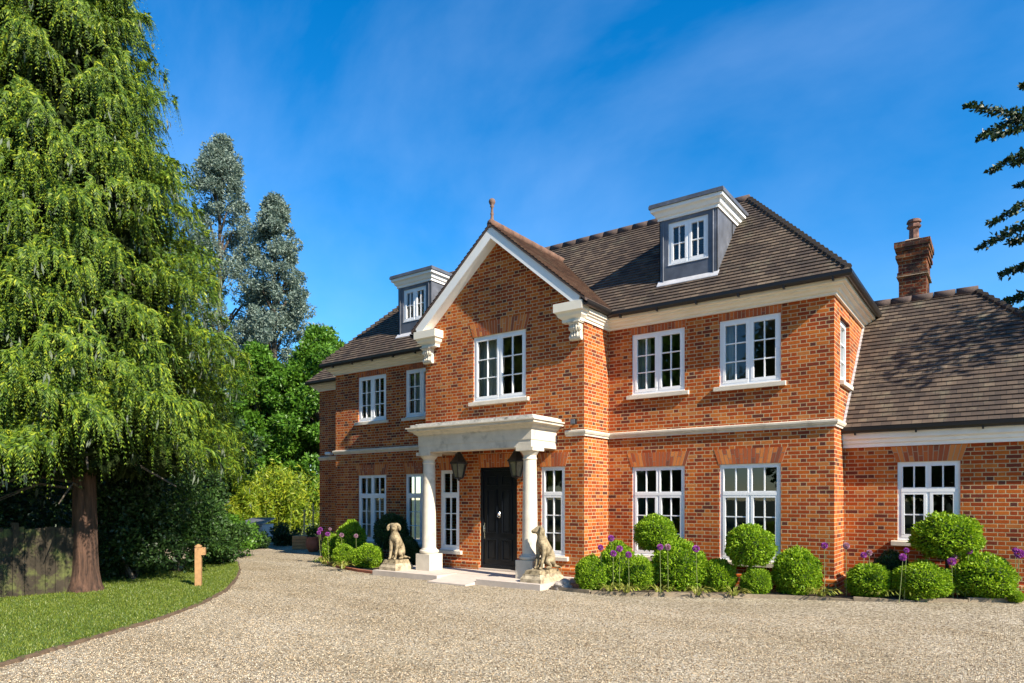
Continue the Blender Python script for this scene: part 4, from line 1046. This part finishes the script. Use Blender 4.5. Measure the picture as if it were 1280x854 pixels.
box_ball(512, 672, 704, 13, 'dark low shrub behind the left dog beside the left column', dark=True, d=17.6)

# alliums
def allium(u, v, d, r_px, label, mat='allium', base_du=0, name='allium'):
    p = at(u, v, d); q = at(u + base_du, v, d); g = gz(q.x, q.y) + .04
    t = thing(name, label, 'flower', (q.x, q.y, g), 'purple alliums in the beds')
    r = max(.038, r_px / FPX * d * .85)
    n = 260; dd = rnd_dirs(n); P = np.array(p)[None] + dd * r * .55
    leaf_mesh('flower_head', P, dd + rnd_dirs(n) * .3, rnd_dirs(n), r * .5, r * .34, M[mat], t)
    mb = MB(); mb.tube([(q.x, q.y, g - .05), ((p.x * .6 + q.x * .4), (p.y * .6 + q.y * .4), (g + p.z) * .5), tuple(p)], [.006, .005, .004], 6); mb.build('flower_stem', M['stem'], t)
AL = [
 (763.7, 673, 13.2, 5, 'purple allium, topmost of those beside the bay corner', 'allium', 2),
 (750.6, 684.5, 12.9, 4.5, 'purple allium leaning over the first box ball by the bay', 'allium', 3),
 (774.4, 686, 12.8, 5, 'purple allium in the middle of the cluster by the bay', 'allium', 0),
 (766.5, 692, 12.7, 5, 'purple allium lowest in the cluster by the bay corner', 'allium', 0),
 (785.7, 693.5, 12.6, 5, 'bright purple allium right of the cluster by the bay', 'allium', 1),
 (825, 684, 12.4, 5, 'left one of the paired alliums above the largest box mound', 'allium', 1),
 (834.5, 684, 12.45, 5, 'right one of the paired alliums above the largest box mound', 'allium_pale', 1),
 (870, 686, 12.4, 5.5, 'pale pink allium over the right side of the largest mound', 'allium', 2),
 (1030.5, 682, 12.0, 5, 'deep purple allium on the brick just left of the house corner', 'allium', 0),
 (1057.8, 682.5, 11.9, 5, 'lilac allium just right of the house corner, on a long stem', 'allium_pale', 0),
 (1079.5, 694, 11.8, 4.5, 'lower allium of the pair above the first wing box ball', 'allium', 2),
 (1086.5, 691, 11.8, 4.5, 'upper allium of the pair above the first wing box ball', 'allium_pale', 2),
 (1133, 688, 11.3, 4, 'small upper allium under the wing window sill', 'allium', -3),
 (1128.6, 696.6, 11.2, 5.5, 'larger lower allium in front of the wing window sill', 'allium', -5),
 (1189.6, 702, 11.2, 6, 'allium low before the brick between the two biggest wing balls', 'allium', 2),
 (1193, 696, 11.25, 4, 'small allium just above the low one between the biggest wing balls', 'allium_pale', 4),
 (1211, 688, 11.2, 5.5, 'tall allium at the left shoulder of the biggest wing ball', 'allium', -5),
 (1269, 688, 11.1, 4, 'small allium, left of the two at the right picture edge', 'allium', 2),
 (1274, 692, 11.0, 7, 'largest deep purple allium at the right picture edge', 'allium', -2),
 (400.3, 662, 18.8, 3.6, 'purple allium, leftmost in the bed by the terracotta pot', 'allium', 3),
 (398.5, 666, 18.7, 3, 'small purple allium just below the leftmost one', 'allium', 3),
 (409.5, 668, 18.6, 3.6, 'pink allium just right of the leftmost purple one', 'allium', 2),
 (412.5, 661.5, 18.7, 2.4, 'tiny whitish allium against the recessed brick wall', 'allium_pale', 2),
 (427, 669, 17.8, 3.4, 'faded pink allium before the tall left mound', 'allium_pale', 1),
 (445, 670, 17.4, 3.2, 'faded pink allium above the bright left box ball', 'allium_pale', 1)]
for a in AL: allium(a[0], a[1], a[2], a[3], a[4], a[5], a[6])
# strap leaves of the bulbs along the kerb
def strap_clump(u, v, label, n=26, s=1.0, z=.03):
    p = at_ground(u, v, z); p.z = gz(p.x, p.y) + .04
    a = RNG.uniform(0, 2 * np.pi, n); P0 = np.array(p)[None] + np.stack([np.cos(a), np.sin(a), 0 * a], 1) * .05
    Ps, Ds, Ls, Ws = [], [], [], []
    out = np.stack([np.cos(a), np.sin(a), 0 * a], 1); L = RNG.uniform(.16, .36, n) * s
    cur = P0.copy(); k = 4
    for i in range(k):
        up = 1.0 - i * .55; d_ = out * (.35 + .25 * i) + np.array([0, 0, up])[None]; d_ /= np.linalg.norm(d_, axis=1, keepdims=True)
        Ps.append(cur.copy()); Ds.append(d_); Ls.append(L / k * 1.15); Ws.append(np.full(n, .022 * s)); cur = cur + d_ * (L / k)[:, None]
    S = np.concatenate([np.cross(out, np.array([0, 0, 1.0]))] * k)
    t = leaf_mesh('strap_leaf_plant', np.concatenate(Ps), np.concatenate(Ds), S, np.concatenate(Ls), np.concatenate(Ws), M['strap'], None, .05)
    tag(t, label, 'plant', 'yellowing bulb leaves along the kerb')
ST = [(762, 741, 'yellowing strap leaves between the first and third box balls of the right bed'), (783, 742, 'pale strap leaves at the foot of the small third box ball'), (824, 743, 'yellowing strap leaves at the left foot of the largest box mound'), (872, 745, 'tall arching strap leaves at the right foot of the largest box mound'),
      (918, 746, 'sparse strap leaves between the mid-sized and the smallest box balls'), (1027, 748, 'yellow strap leaves left of the house corner by the kerb'), (1040, 747, 'green strap leaves at the foot of the brick house corner'),
      (1105, 752, 'strap leaves between the first two wing box balls'), (1133, 754, 'yellow strap leaves under the two tall wing alliums'), (1186, 754, 'strap leaves left of the biggest wing box ball'), (1205, 755, 'low yellow strap leaves before the biggest wing box ball'), (1262, 755, 'strap leaves at the right end of the wing bed'),
      (428, 712, 'long green strap leaves in front of the left bed shrubs'), (405, 706, 'yellow strap leaves at the outer end of the left bed')]
for u, v, lb in ST: strap_clump(u, v, lb, 38, 1.25 if u > 500 else 1.6)

# ================================================================== LEFT SIDE
def trunk_tree(t, base, pts, rad, mat, limbs=(), seg=14, flute=.0, name='trunk'):
    mb = MB(); mb.tube(pts, rad, seg, flute)
    tr = mb.build(name, mat, t, smooth=True)
    for lp, lr in limbs:
        m2 = MB(); m2.tube(lp, lr, 7); m2.build('limb', mat, t, smooth=True)
    return tr
cb0 = at_ground(106, 739, .03)
CAMR = np.array([math.cos(YAW), math.sin(YAW), 0.0])
con = thing('weeping_conifer', 'huge weeping conifer with drooping yellow-green sprays and reddish trunk on the lawn', 'tree', (cb0.x, cb0.y, 0))
axis = lambda z: Vector((cb0.x, cb0.y, z)) - Vector(CAMR) * (.62 * max(0, (z - 2) / 9.5))
lim = []
for i in range(46):
    z = 2.1 + i * .26; a = random.uniform(0, 2 * math.pi); Rz = 2.4 * (1 - z / 19); p = axis(z); o_ = Vector((math.cos(a), math.sin(a), 0))
    lim.append(([p, p + o_ * Rz * .5 + Vector((0, 0, .15)), p + o_ * Rz + Vector((0, 0, -.35))], [.06, .035, .012]))
for a, L_ in ((-2.6, 2.0), (-.6, 1.7), (-1.9, 1.4)):
    p = axis(1.95); o_ = Vector((math.cos(a), math.sin(a), 0)); lim.append(([p, p + o_ * L_ * .5 + Vector((0, 0, .12)), p + o_ * L_ + Vector((0, 0, -.25))], [.03, .02, .008]))
mbT = MB()
zs = [-.05, .05, .18, .4, .8, 1.4, 2.2, 4, 7, 11, 14.5, 16.5]; rs = [.36, .33, .275, .235, .21, .195, .18, .175, .14, .085, .04, .015]
mbT.tube([axis(z) if z > 2 else Vector((cb0.x, cb0.y, z)) for z in zs], rs, 40, .055); mbT.build('trunk', M['bark_red'], con, smooth=True)
mbT = MB()
for lp, lr in lim: mbT.tube(lp, lr, 6)
mbT.build('limbs', M['bark'], con, smooth=True)
def conifer_crown():
    def Rz(z):
        return np.interp(z, [1.9, 2.4, 3.7, 5.3, 6.8, 8.9, 11.5, 14, 16.8], [2.75, 3.1, 3.25, 3.12, 2.74, 2.15, 1.60, .95, .08])
    nb = 620; per = 54
    zb = 2.75 + 13.8 * RNG.beta(1.0, 1.45, nb); ab = RNG.uniform(0, 2 * np.pi, nb); lb = Rz(zb) * RNG.uniform(.72, 1.06, nb)
    up = RNG.uniform(.05, .42, nb); dn = RNG.uniform(.35, .85, nb); fan = RNG.uniform(.16, .42, nb)
    nf = nb * per; I = np.repeat(np.arange(nb), per)
    s_ = RNG.uniform(0, 1, nf) ** .62 * .80 + .20
    lat = RNG.normal(0, 1, nf) * fan[I] * (1.15 - s_) * lb[I] * .55
    a = ab[I]; out = np.stack([np.cos(a), np.sin(a), 0 * a], 1); side = np.stack([-np.sin(a), np.cos(a), 0 * a], 1)
    zz = zb[I] + lb[I] * (up[I] * s_ - dn[I] * s_ ** 2.2 * .55) - np.abs(lat) * .45 + RNG.normal(0, .05, nf)
    sh = .62 * np.maximum(0, (zz - 2) / 9.5)
    p0 = np.stack([np.full(nf, cb0.x), np.full(nf, cb0.y), zz], 1) - CAMR[None] * sh[:, None] + out * (lb[I] * s_)[:, None] + side * lat[:, None]
    Ln = RNG.uniform(.32, .80, nf); drop = RNG.uniform(.75, 1.25, nf); reach = RNG.uniform(.08, .40, nf)
    tw = RNG.normal(0, .6, nf)
    hd = out * reach[:, None] + side * (tw * .5)[:, None]
    Ps, Ds, Ss, Ls, Ws = [], [], [], [], []
    steps = 16
    fr_side = np.cross(hd + 1e-6, np.array([0, 0, 1.0])); fr_side /= np.linalg.norm(fr_side, axis=1, keepdims=True)
    rot = RNG.uniform(-.9, .9, nf)[:, None]; fr_side = fr_side * np.cos(rot) + np.cross(fr_side, np.array([0, 0, 1.0])) * np.sin(rot)
    for i in range(steps):
        t = i / (steps - 1)
        p = p0 + hd * (Ln * t)[:, None] + np.array([0, 0, 1.0]) * (Ln * (.12 * t - drop * t * t * .95))[:, None]
        tan = hd + np.array([0, 0, 1.0]) * (.12 - 1.9 * drop * t)[:, None]; tan /= np.linalg.norm(tan, axis=1, keepdims=True) + 1e-9
        wl = Ln * (.17 * (1 - .66 * t)) * RNG.uniform(.8, 1.2, nf)
        for s in (-1, 1):
            Ps.append(p); d_ = tan * .75 + fr_side * s * .65 + np.array([0, 0, -.35]) + rnd_dirs(nf) * .18
            Ds.append(d_); Ss.append(np.cross(d_, rnd_dirs(nf) * .5 + out)); Ls.append(wl); Ws.append(wl * RNG.uniform(.20, .32, nf))
    o = leaf_mesh('crown', np.concatenate(Ps), np.concatenate(Ds), np.concatenate(Ss), np.concatenate(Ls), np.concatenate(Ws), M['conifer'], con, .12)
    # pale grey seed tassels at frond tips
    k = RNG.uniform(0, 1, nf) < .035; m = k.sum(); tip = (p0 + hd * Ln[:, None] + np.array([0, 0, 1.0]) * (Ln * (.12 - drop * .95))[:, None])[k]
    Pt, Dt = [], []
    for i in range(3):
        Pt.append(tip + RNG.normal(0, .035, (m, 3))); Dt.append(np.array([0, 0, -1.0]) + rnd_dirs(m) * .25)
    leaf_mesh('seed_tassels', np.concatenate(Pt), np.concatenate(Dt), rnd_dirs(3 * m), RNG.uniform(.10, .22, 3 * m), .035, M['conetip'], con, .1)
conifer_crown()
def conifer_inner():  # dark leaf fill: blocks the view through, its colour gives shaded gaps
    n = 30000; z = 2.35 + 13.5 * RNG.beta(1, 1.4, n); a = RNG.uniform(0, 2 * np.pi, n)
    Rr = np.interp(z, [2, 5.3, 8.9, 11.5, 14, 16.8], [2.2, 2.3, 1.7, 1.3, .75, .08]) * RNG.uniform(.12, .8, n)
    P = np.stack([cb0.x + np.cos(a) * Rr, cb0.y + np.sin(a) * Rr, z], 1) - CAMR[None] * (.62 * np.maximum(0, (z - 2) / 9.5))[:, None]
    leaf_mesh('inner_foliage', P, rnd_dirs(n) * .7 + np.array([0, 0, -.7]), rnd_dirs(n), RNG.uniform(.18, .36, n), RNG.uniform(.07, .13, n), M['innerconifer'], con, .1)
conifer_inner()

# old board fence behind the conifer
f_a, f_b = at_ground(-160, 764, .03), at_ground(118, 740, .03)
ft = thing('board_fence', 'old mossy vertical board fence in shade behind the conifer trunk', 'fence', tuple(f_a))
d = (f_b - f_a); L = Vector((d.x, d.y)).length; dd = Vector((d.x, d.y)).normalized(); nn = Vector((-dd.y, dd.x)) * .22
mb = MB(); nbd = int(L / .155)
for i in range(nbd):
    p = Vector((f_a.x, f_a.y)) + nn + dd * (i * .155); q = p + dd * .148; w_ = Vector((-dd.y, dd.x)) * .02; h = 1.27 + random.uniform(-.03, .02); jz = random.uniform(-.012, .012)
    pp = [p + w_ * jz * 30, q + w_ * jz * 30, q + w_ * (1 + jz * 30), p + w_ * (1 + jz * 30)]
    mb.prism([tuple(x) for x in pp], lambda a, b_, t: (a, b_, t), -.02, h)
mb.build('fence_boards', M['fence'], ft)
for i in range(int(L / 1.8) + 1):
    p = Vector((f_a.x, f_a.y)) + nn + dd * (i * 1.8 + .02) + Vector((-dd.y, dd.x)) * .06
    m2 = MB(); m2.box(p.x, p.x + .09, p.y, p.y + .09, -.02, 1.36); m2.build('fence_post', M['fence'], ft)

# leafy masses: clumps of leaves through a volume
def leaf_clumps(centers, radii, per, ls, asp=.5, flat=0.0, droop=0.0):
    Ps, Ds = [], []
    for c, r in zip(centers, radii):
        m = int(per); d_ = rnd_dirs(m); rr = RNG.uniform(.25, 1, m) ** .5
        Ps.append(np.array(c)[None] + d_ * rr[:, None] * np.array(r)[None]); Ds.append(d_ * .6 + rnd_dirs(m) * .9 + np.array([0, 0, -droop]))
    P = np.concatenate(Ps); D = np.concatenate(Ds); n = len(P)
    return P, D, rnd_dirs(n), ls * RNG.uniform(.65, 1.35, n), ls * asp * RNG.uniform(.8, 1.2, n)
def shrub(name, label, cat, c, size, nclump, per, ls, mat, group=None, asp=.5, stem_mat='bark', droop=0):
    t = thing(name, label, cat, (c[0], c[1], 0), group)
    cs, rs_ = [], []
    for i in range(nclump):
        d_ = rnd_dirs(1)[0]; k = RNG.uniform(.35, .95); q = np.array([c[0] + d_[0] * size[0] * k, c[1] + d_[1] * size[1] * k, max(.15, c[2] + d_[2] * size[2] * k)])
        cs.append(q); r = RNG.uniform(.22, .38) * min(size[0], size[2]); rs_.append((r, r, r * .8))
    leaf_mesh('foliage', *leaf_clumps(cs, rs_, per, ls, asp, droop=droop), M[mat], t)
    mb = MB()
    for i in range(5):
        q = cs[i * max(1, nclump // 6)]; mb.tube([(c[0] + .1 * (i - 2), c[1], -.05), ((c[0] + q[0]) / 2, (c[1] + q[1]) / 2, q[2] * .5), tuple(q)], [.05, .035, .015], 6)
    mb.build('stems', M[stem_mat], t)
    return t
GH = 'dark evergreen shrubs behind the lawn'
p = at_ground(166, 726); shrub('laurel_shrub', 'very dark evergreen shrub just right of the conifer trunk', 'shrub', (p.x, p.y, 1.3), (1.2, 1.0, 1.5), 90, 190, .10, 'darkleaf', GH)
p = at_ground(222, 716); shrub('laurel_shrub', 'dark glossy shrub behind the wooden post', 'shrub', (p.x, p.y, 1.5), (1.5, 1.4, 1.7), 60, 200, .10, 'laurel', GH)
p = at_ground(272, 707); shrub('laurel_shrub', 'sunlit low leafy shrub at the bend of the drive', 'shrub', (p.x, p.y, .7), (.85, .9, .8), 40, 180, .09, 'laurel', GH)
p = at_ground(60, 716); shrub('laurel_shrub', 'deep green shrub looming over the board fence left of the trunk', 'shrub', (p.x, p.y, 1.7), (2.4, 1.6, 1.9), 60, 190, .12, 'darkleaf', GH)
p = at_ground(-80, 726); shrub('laurel_shrub', 'dark shrub over the fence at the left picture edge', 'shrub', (p.x, p.y, 1.7), (2.2, 1.6, 1.9), 60, 170, .12, 'darkleaf', GH)
p = at_ground(285, 697); shrub('leafy_shrub', 'bright green shrub before the pale shed', 'shrub', (p.x, p.y, .7), (.9, .9, .8), 30, 150, .10, 'broadleaf')
p = at(316, 676, 24.5); shrub('leafy_shrub', 'low dark ground shrub at the foot of the pale shed', 'shrub', (p.x, p.y, .4), (.8, .5, .45), 22, 130, .09, 'laurel')

p = at(352, 682, 26.0); shrub('leafy_shrub', 'dark low shrub at the foot of the yellow bamboo', 'shrub', (p.x, p.y, .35), (1.1, .5, .5), 30, 130, .09, 'darkleaf')
# wooden post
pp = at_ground(248, 733, .03)
t = thing('wooden_post', 'short pale timber post with a small box on its side at the lawn edge', 'post', (pp.x, pp.y, .03))
mb = MB(); r_ = .058
for_rot = Matrix.Rotation(YAW + .25, 3, 'Z')
mb.fn = lambda a, b_, z: tuple(Vector((pp.x, pp.y, 0)) + for_rot @ Vector((a, b_, 0)) + Vector((0, 0, z)))
mb.box(-r_, r_, -r_, r_, -.05, .80); mb.box(-r_ + .008, r_ - .008, -r_ + .008, r_ - .008, .80, .815); mb.box(-r_, r_, -r_, r_, .815, .84); mb.frustum(-r_, r_, -r_, r_, .84, .875, .045); mb.build('post_shaft', M['wood'], t)
mb2 = MB(mb.fn); mb2.box(r_ + .001, r_ + .075, -.05, .05, .66, .80); mb2.frustum(r_ + .001, r_ + .075, -.05, .05, .80, .81, .01); mb2.build('post_box', M['wood'], t)

# bamboo, pot, planter, trellis, shed
def bamboo():
    c = at(345, 690, 34); t = thing('bamboo_clump', 'sunny yellow-green bamboo clump at the end of the drive', 'bamboo', (c.x, c.y, 0))
    mb = MB(); Pl, Dl = [], []
    for i in range(190):
        ax = RNG.normal(0, 1); off = Vector(CAMR) * (ax * .72) + Vector((-CAMR[1], CAMR[0], 0)) * RNG.normal(0, .45)
        b0 = Vector((c.x, c.y, 0)) + off; h = RNG.uniform(2.0, 3.45) - abs(ax) * .25; lean = off * RNG.uniform(.25, .6)
        p1 = b0 + lean * .5 + Vector((0, 0, h * .6)); p2 = b0 + lean * 1.25 + Vector((0, 0, h)); mb.tube([b0, p1, p2], [.014, .011, .004], 5)
        for q in range(95):
            s = RNG.uniform(.22, 1.02); pq = b0.lerp(p1, s / .6) if s < .6 else p1.lerp(p2, (s - .6) / .4)
            Pl.append(np.array(pq) + RNG.normal(0, .16, 3)); Dl.append(RNG.normal(0, .8, 3) + np.array([0, 0, -.5]))
    mb.build('canes', M['stem'], t)
    n = len(Pl); leaf_mesh('foliage', np.array(Pl), np.array(Dl), rnd_dirs(n), RNG.uniform(.20, .38, n), RNG.uniform(.05, .075, n), M['bamboo'], t, .1)
bamboo()
c = at(307, 690, 32); shrub('bamboo_clump', 'looser olive bamboo beside the yellow clump, towards the conifer', 'bamboo', (c.x, c.y, 1.5), (.7, .7, 1.4), 36, 120, .22, 'bamboo', None, .2, 'cane', .4)
c = at(379, 686, 24.3)
t = thing('timber_planter', 'pale horizontal board planter box beside the recessed wall', 'planter', (c.x, c.y, 0))
for i in range(4):
    m2 = MB(); m2.fn = lambda a, b_, z: tuple(c * 1.0 - Vector((0, 0, c.z)) + Vector(CAMR) * a + Vector((-CAMR[1], CAMR[0], 0)) * b_ + Vector((0, 0, z)))
    m2.box(-.30, .22, -.3, .3, .01 + i * .12, .115 + i * .12); m2.build('planter_board', M['wood'], t)
m2 = MB(m2.fn); m2.box(-.27, .19, -.27, .27, .42, .46); m2.build('soil', M['soil'], t)
for du, lb in ((-.15, 'left one of two pale trellis poles behind the planter'), (.18, 'right one of two pale trellis poles behind the planter')):
    q = c + Vector(CAMR) * du + Vector((-CAMR[1], CAMR[0], 0)) * .6
    m2 = MB(); m2.tube([(q.x, q.y, 0), (q.x, q.y, 1.62 if du > 0 else 1.4)], .028, 8); m2.box(q.x - .1, q.x + .1, q.y - .012, q.y + .012, 1.35, 1.38)
    tag(m2.build('trellis_pole', M['cane']), lb, 'pole', 'trellis poles behind the planter')
c2 = at(391.5, 688, 23.0)
t = thing('terracotta_pot', 'round terracotta pot with a small plant by the recessed wall', 'pot', (c2.x, c2.y, 0))
mb = MB(); mb.lathe((c2.x, c2.y, 0), [(.13, 0), (.19, .08), (.245, .22), (.25, .34), (.21, .44), (.225, .47), (.225, .51), (.195, .51), (.19, .46)], 24); mb.build('pot_body', M['terracotta'], t, smooth=True)
leaf_mesh('pot_plant', *leaf_clumps([(c2.x, c2.y, .62), (c2.x - .08, c2.y, .7)], [(.18, .18, .17)] * 2, 130, .10, .45), M['laurel'], t)
sc_ = at(314, 684, 26.5)
t = thing('garden_shed', 'low pale bluish shed half hidden by shrubs left of the bamboo', 'shed', (sc_.x, sc_.y, 0))
mk = lambda: MB(lambda a, b_, z: tuple(Vector((sc_.x, sc_.y, 0)) + Vector(CAMR) * a + Vector((-CAMR[1], CAMR[0], 0)) * b_ + Vector((0, 0, z))))
m2 = mk(); m2.box(-.45, .42, 0, 1.3, 0, .78); m2.build('shed_wall', M['shed'], t)
m2 = mk(); m2.prism([(-.05, .78), (1.4, .98), (1.4, 1.02), (-.05, .82)], lambda p, q, tt: (tt, p, q), -.5, .46); m2.build('shed_roof', M['lead'], t)
m2 = mk()
for i in range(5): m2.box(-.42 + i * .17, -.41 + i * .17, -.012, -.002, .04, .74)
m2.build('wall_batten', M['leadpale'], t)

# ================================================================== BACKGROUND TREES
def crown_tree(name, label, u, d, v_top, halfw, z0, mat, bark='bark', nclump=90, per=240, ls=.22, conical=0.0, group=None, asp=.5, droop=0, rmul=1.0, xy=None, h=None):
    p = at(u, HOR, d) if xy is None else Vector((*xy, 0)); H = CZ + (HOR - v_top) / FPX * d if h is None else h; Rw = halfw / FPX * d if h is None else halfw
    t = thing(name, label, 'tree', (p.x, p.y, 0), group)
    cs, rs_ = [], []; lim_ = []
    for i in range(nclump):
        f = RNG.uniform(0, 1) ** .85; z = z0 + (H - z0) * f * .97
        if conical: prof = (1 - f) ** .62 * (1 - .25 * math.exp(-f * 6)) * 1.1 + .05
        else: prof = math.sqrt(max(.03, 1 - (2 * f - .9) ** 2)) * (1 if f < .5 else 1)
        a = RNG.uniform(0, 2 * math.pi); k = RNG.uniform(.35, 1.0) ** .6 * (1 + .2 * math.sin(3 * a + z))
        cs.append((p.x + math.cos(a) * Rw * prof * k, p.y + math.sin(a) * Rw * prof * k, z)); r = Rw * RNG.uniform(.16, .32) * rmul * (1 - .45 * f * (1 if conical else .4)); rs_.append((r, r, r * .85))
        if i % 7 == 0: lim_.append(([Vector((p.x, p.y, max(.8, z - Rw * .5))), Vector((p.x, p.y, z)).lerp(Vector(cs[-1]), .55), Vector(cs[-1])], [.10, .06, .02]))
    P, D, S, L, Wd = leaf_clumps(cs, rs_, per, ls, asp, droop=droop)
    leaf_mesh('crown', P, D, S, L, Wd, M[mat], t)
    mb = MB(); mb.tube([(p.x, p.y, -.1), (p.x + .1, p.y, H * .3), (p.x - .05, p.y, H * .65), (p.x, p.y, H * .93)], [.22 + H * .008, .2, .12, .03], 10); mb.build('trunk', M[bark], t, smooth=True)
    mb = MB()
    for lp, lr in lim_: mb.tube(lp, lr, 6)
    mb.build('limbs', M[bark], t, smooth=True)
    return t
GE = 'grey-green eucalyptus trees behind the bamboo'
crown_tree('eucalyptus_tree', 'taller silvery grey-green tree rising beside the conifer', 275, 41, 163, 74, 4.0, 'eucalyptus', nclump=250, per=240, ls=.18, conical=1, rmul=.95, group=GE, asp=.42, droop=.3)
crown_tree('eucalyptus_tree', 'shorter silvery grey-green tree nearer the house', 343, 40, 238, 60, 3.4, 'eucalyptus', nclump=250, per=240, ls=.18, conical=1, rmul=.95, group=GE, asp=.42, droop=.3)
GB = 'broadleaf trees behind the drive'
crown_tree('broadleaf_tree', 'bright green broadleaf tree right behind the recessed end of the house', 400, 38, 410, 58, 1.6, 'broadleaf', nclump=170, per=260, ls=.22, group=GB)
crown_tree('broadleaf_tree', 'mid green broadleaf tree between the conifer and the bamboo', 322, 37, 430, 50, 1.2, 'broadleaf', nclump=110, per=260, ls=.22, group=GB)
crown_tree('broadleaf_tree', 'green broadleaf tree rising directly behind the yellow bamboo', 372, 40, 455, 56, .6, 'broadleaf', nclump=120, per=220, ls=.24, group=GB)
crown_tree('broadleaf_tree', 'lower green broadleaf tree behind the pale shed', 296, 36, 505, 50, .4, 'broadleaf', nclump=100, per=220, ls=.24, group=GB)
crown_tree('broadleaf_tree', 'dark broadleaf tree far behind the conifer', 190, 30, 430, 110, .4, 'darkleaf', nclump=140, per=220, ls=.28, group=GB)
crown_tree('broadleaf_tree', 'dark broadleaf tree behind the fence at the left picture edge', 20, 27, 430, 120, .4, 'darkleaf', nclump=140, per=220, ls=.28, group=GB)
crown_tree('broadleaf_tree', 'sliver of green treetop peeping over the wing ridge by the chimney', 1184, 40, 357, 14, 6, 'broadleaf', nclump=30, per=160, ls=.22, group=GB)

# the garden's trees across the drive, seen in the window panes
for i, (x, y, h, r_, lb) in enumerate(((-12, -34, 12, 5.5, 'tall garden tree across the drive, nearest the lawn'), (-24, -30, 13, 6, 'broad garden tree across the drive, far to the left'), (0, -40, 14, 6, 'tall garden tree across the drive, behind the camera'), (7, -37, 12, 5, 'garden tree across the drive, straight opposite the wing'),
                                (-36, -20, 13, 6.5, 'wide garden tree beyond the lawn at far left'), (14, -38, 11, 5, 'garden tree across the drive, towards the gate'), (-21, -20, 11, 5, 'garden tree left of the lawn, beside the conifer'), (-45, -30, 13, 7, 'farthest broad garden tree beyond the lawn'), (-31, -29, 12, 6, 'garden tree filling the gap beyond the lawn'))):
    crown_tree('garden_tree', lb, 0, 0, 0, r_, 1.2, 'broadleaf', nclump=150, per=130, ls=.6, group='garden trees across the drive', xy=(x, y), h=h * 1.45)

# overhanging branches at the right
def beech():
    base = Vector((15.6, 4.6, 0)); t = thing('overhanging_beech', 'dark leafy branches of a tree reaching in above the wing roof', 'tree', tuple(base))
    mb = MB(); mb.tube([base, base + Vector((0, 0, 4)), base + Vector((-.3, -.2, 9)), base + Vector((-.2, 0, 14))], [.4, .32, .22, .06], 12); mb.build('trunk', M['bark'], t, smooth=True)
    mbl = MB(); Ps, Ds = [], []
    sprays = [((1330, 160), (1207, 132), 12.4, 11), ((1300, 140), (1222, 174), 12.6, 8), ((1320, 150), (1243, 172), 12.2, 7), ((1330, 168), (1238, 214), 12.5, 9), ((1330, 190), (1266, 205), 12.9, 6),
              ((1335, 232), (1237, 280), 12.5, 9), ((1340, 262), (1225, 309), 12.3, 11), ((1340, 290), (1262, 304), 12.8, 7), ((1335, 318), (1251, 344), 12.5, 9), ((1335, 355), (1252, 380), 12.4, 9), ((1330, 370), (1268, 392), 12.7, 6),
              ((1340, 110), (1276, 108), 12.6, 8), ((1350, 220), (1272, 232), 12.4, 6)]
    for (a, b_, d, wpx) in sprays:
        d += 3.1; p0, p1 = at(*a, d + .5), at(*b_, d); trunkp = base + Vector((-.2, 0, p0.z - .5))
        mbl.tube([trunkp, trunkp.lerp(p0, .5) + Vector((0, 0, .5)), p0], [.035, .03, .02], 6); mid = p0.lerp(p1, .5) + Vector((0, 0, .06))
        mbl.tube([p0, mid, p1], [.018, .012, .004], 5)
        ax = p1 - p0; L = ax.length; nl = int(190 * L)
        for i in range(nl):
            s = RNG.uniform(0, 1) ** .9; q = p0.lerp(mid, s * 2) if s < .5 else mid.lerp(p1, s * 2 - 1)
            wd = wpx / FPX * d * (1.0 - .75 * s)
            o_ = RNG.normal(0, .55, 3); Ps.append(np.array(q) + o_ * wd * np.array([1, 1, .8])); Ds.append(np.array(ax.normalized()) * .7 + RNG.normal(0, .7, 3))
    mbl.build('limbs', M['bark'], t, smooth=True)
    n = len(Ps); leaf_mesh('foliage', np.array(Ps), np.array(Ds), rnd_dirs(n), RNG.uniform(.08, .14, n), RNG.uniform(.05, .08, n), M['beech'], t)
    # the rest of the crown, out to the right
    cs = [(base.x + RNG.normal(.6, 1.6), base.y + RNG.normal(.5, 1.8), RNG.uniform(5, 14)) for i in range(60)]
    cs = [c for c in cs if c[0] > 14.2] + [(13.4, 1.6, 8.2), (13.9, 1.9, 8.6), (13.0, 1.4, 7.8), (14.3, 2.4, 8.4), (14.8, 3.2, 8.6), (13.8, 1.2, 8.5)]
    leaf_mesh('crown', *leaf_clumps(cs, [(1.0, 1.0, .7)] * len(cs), 160, .16, .55), M['beech'], t)
beech()
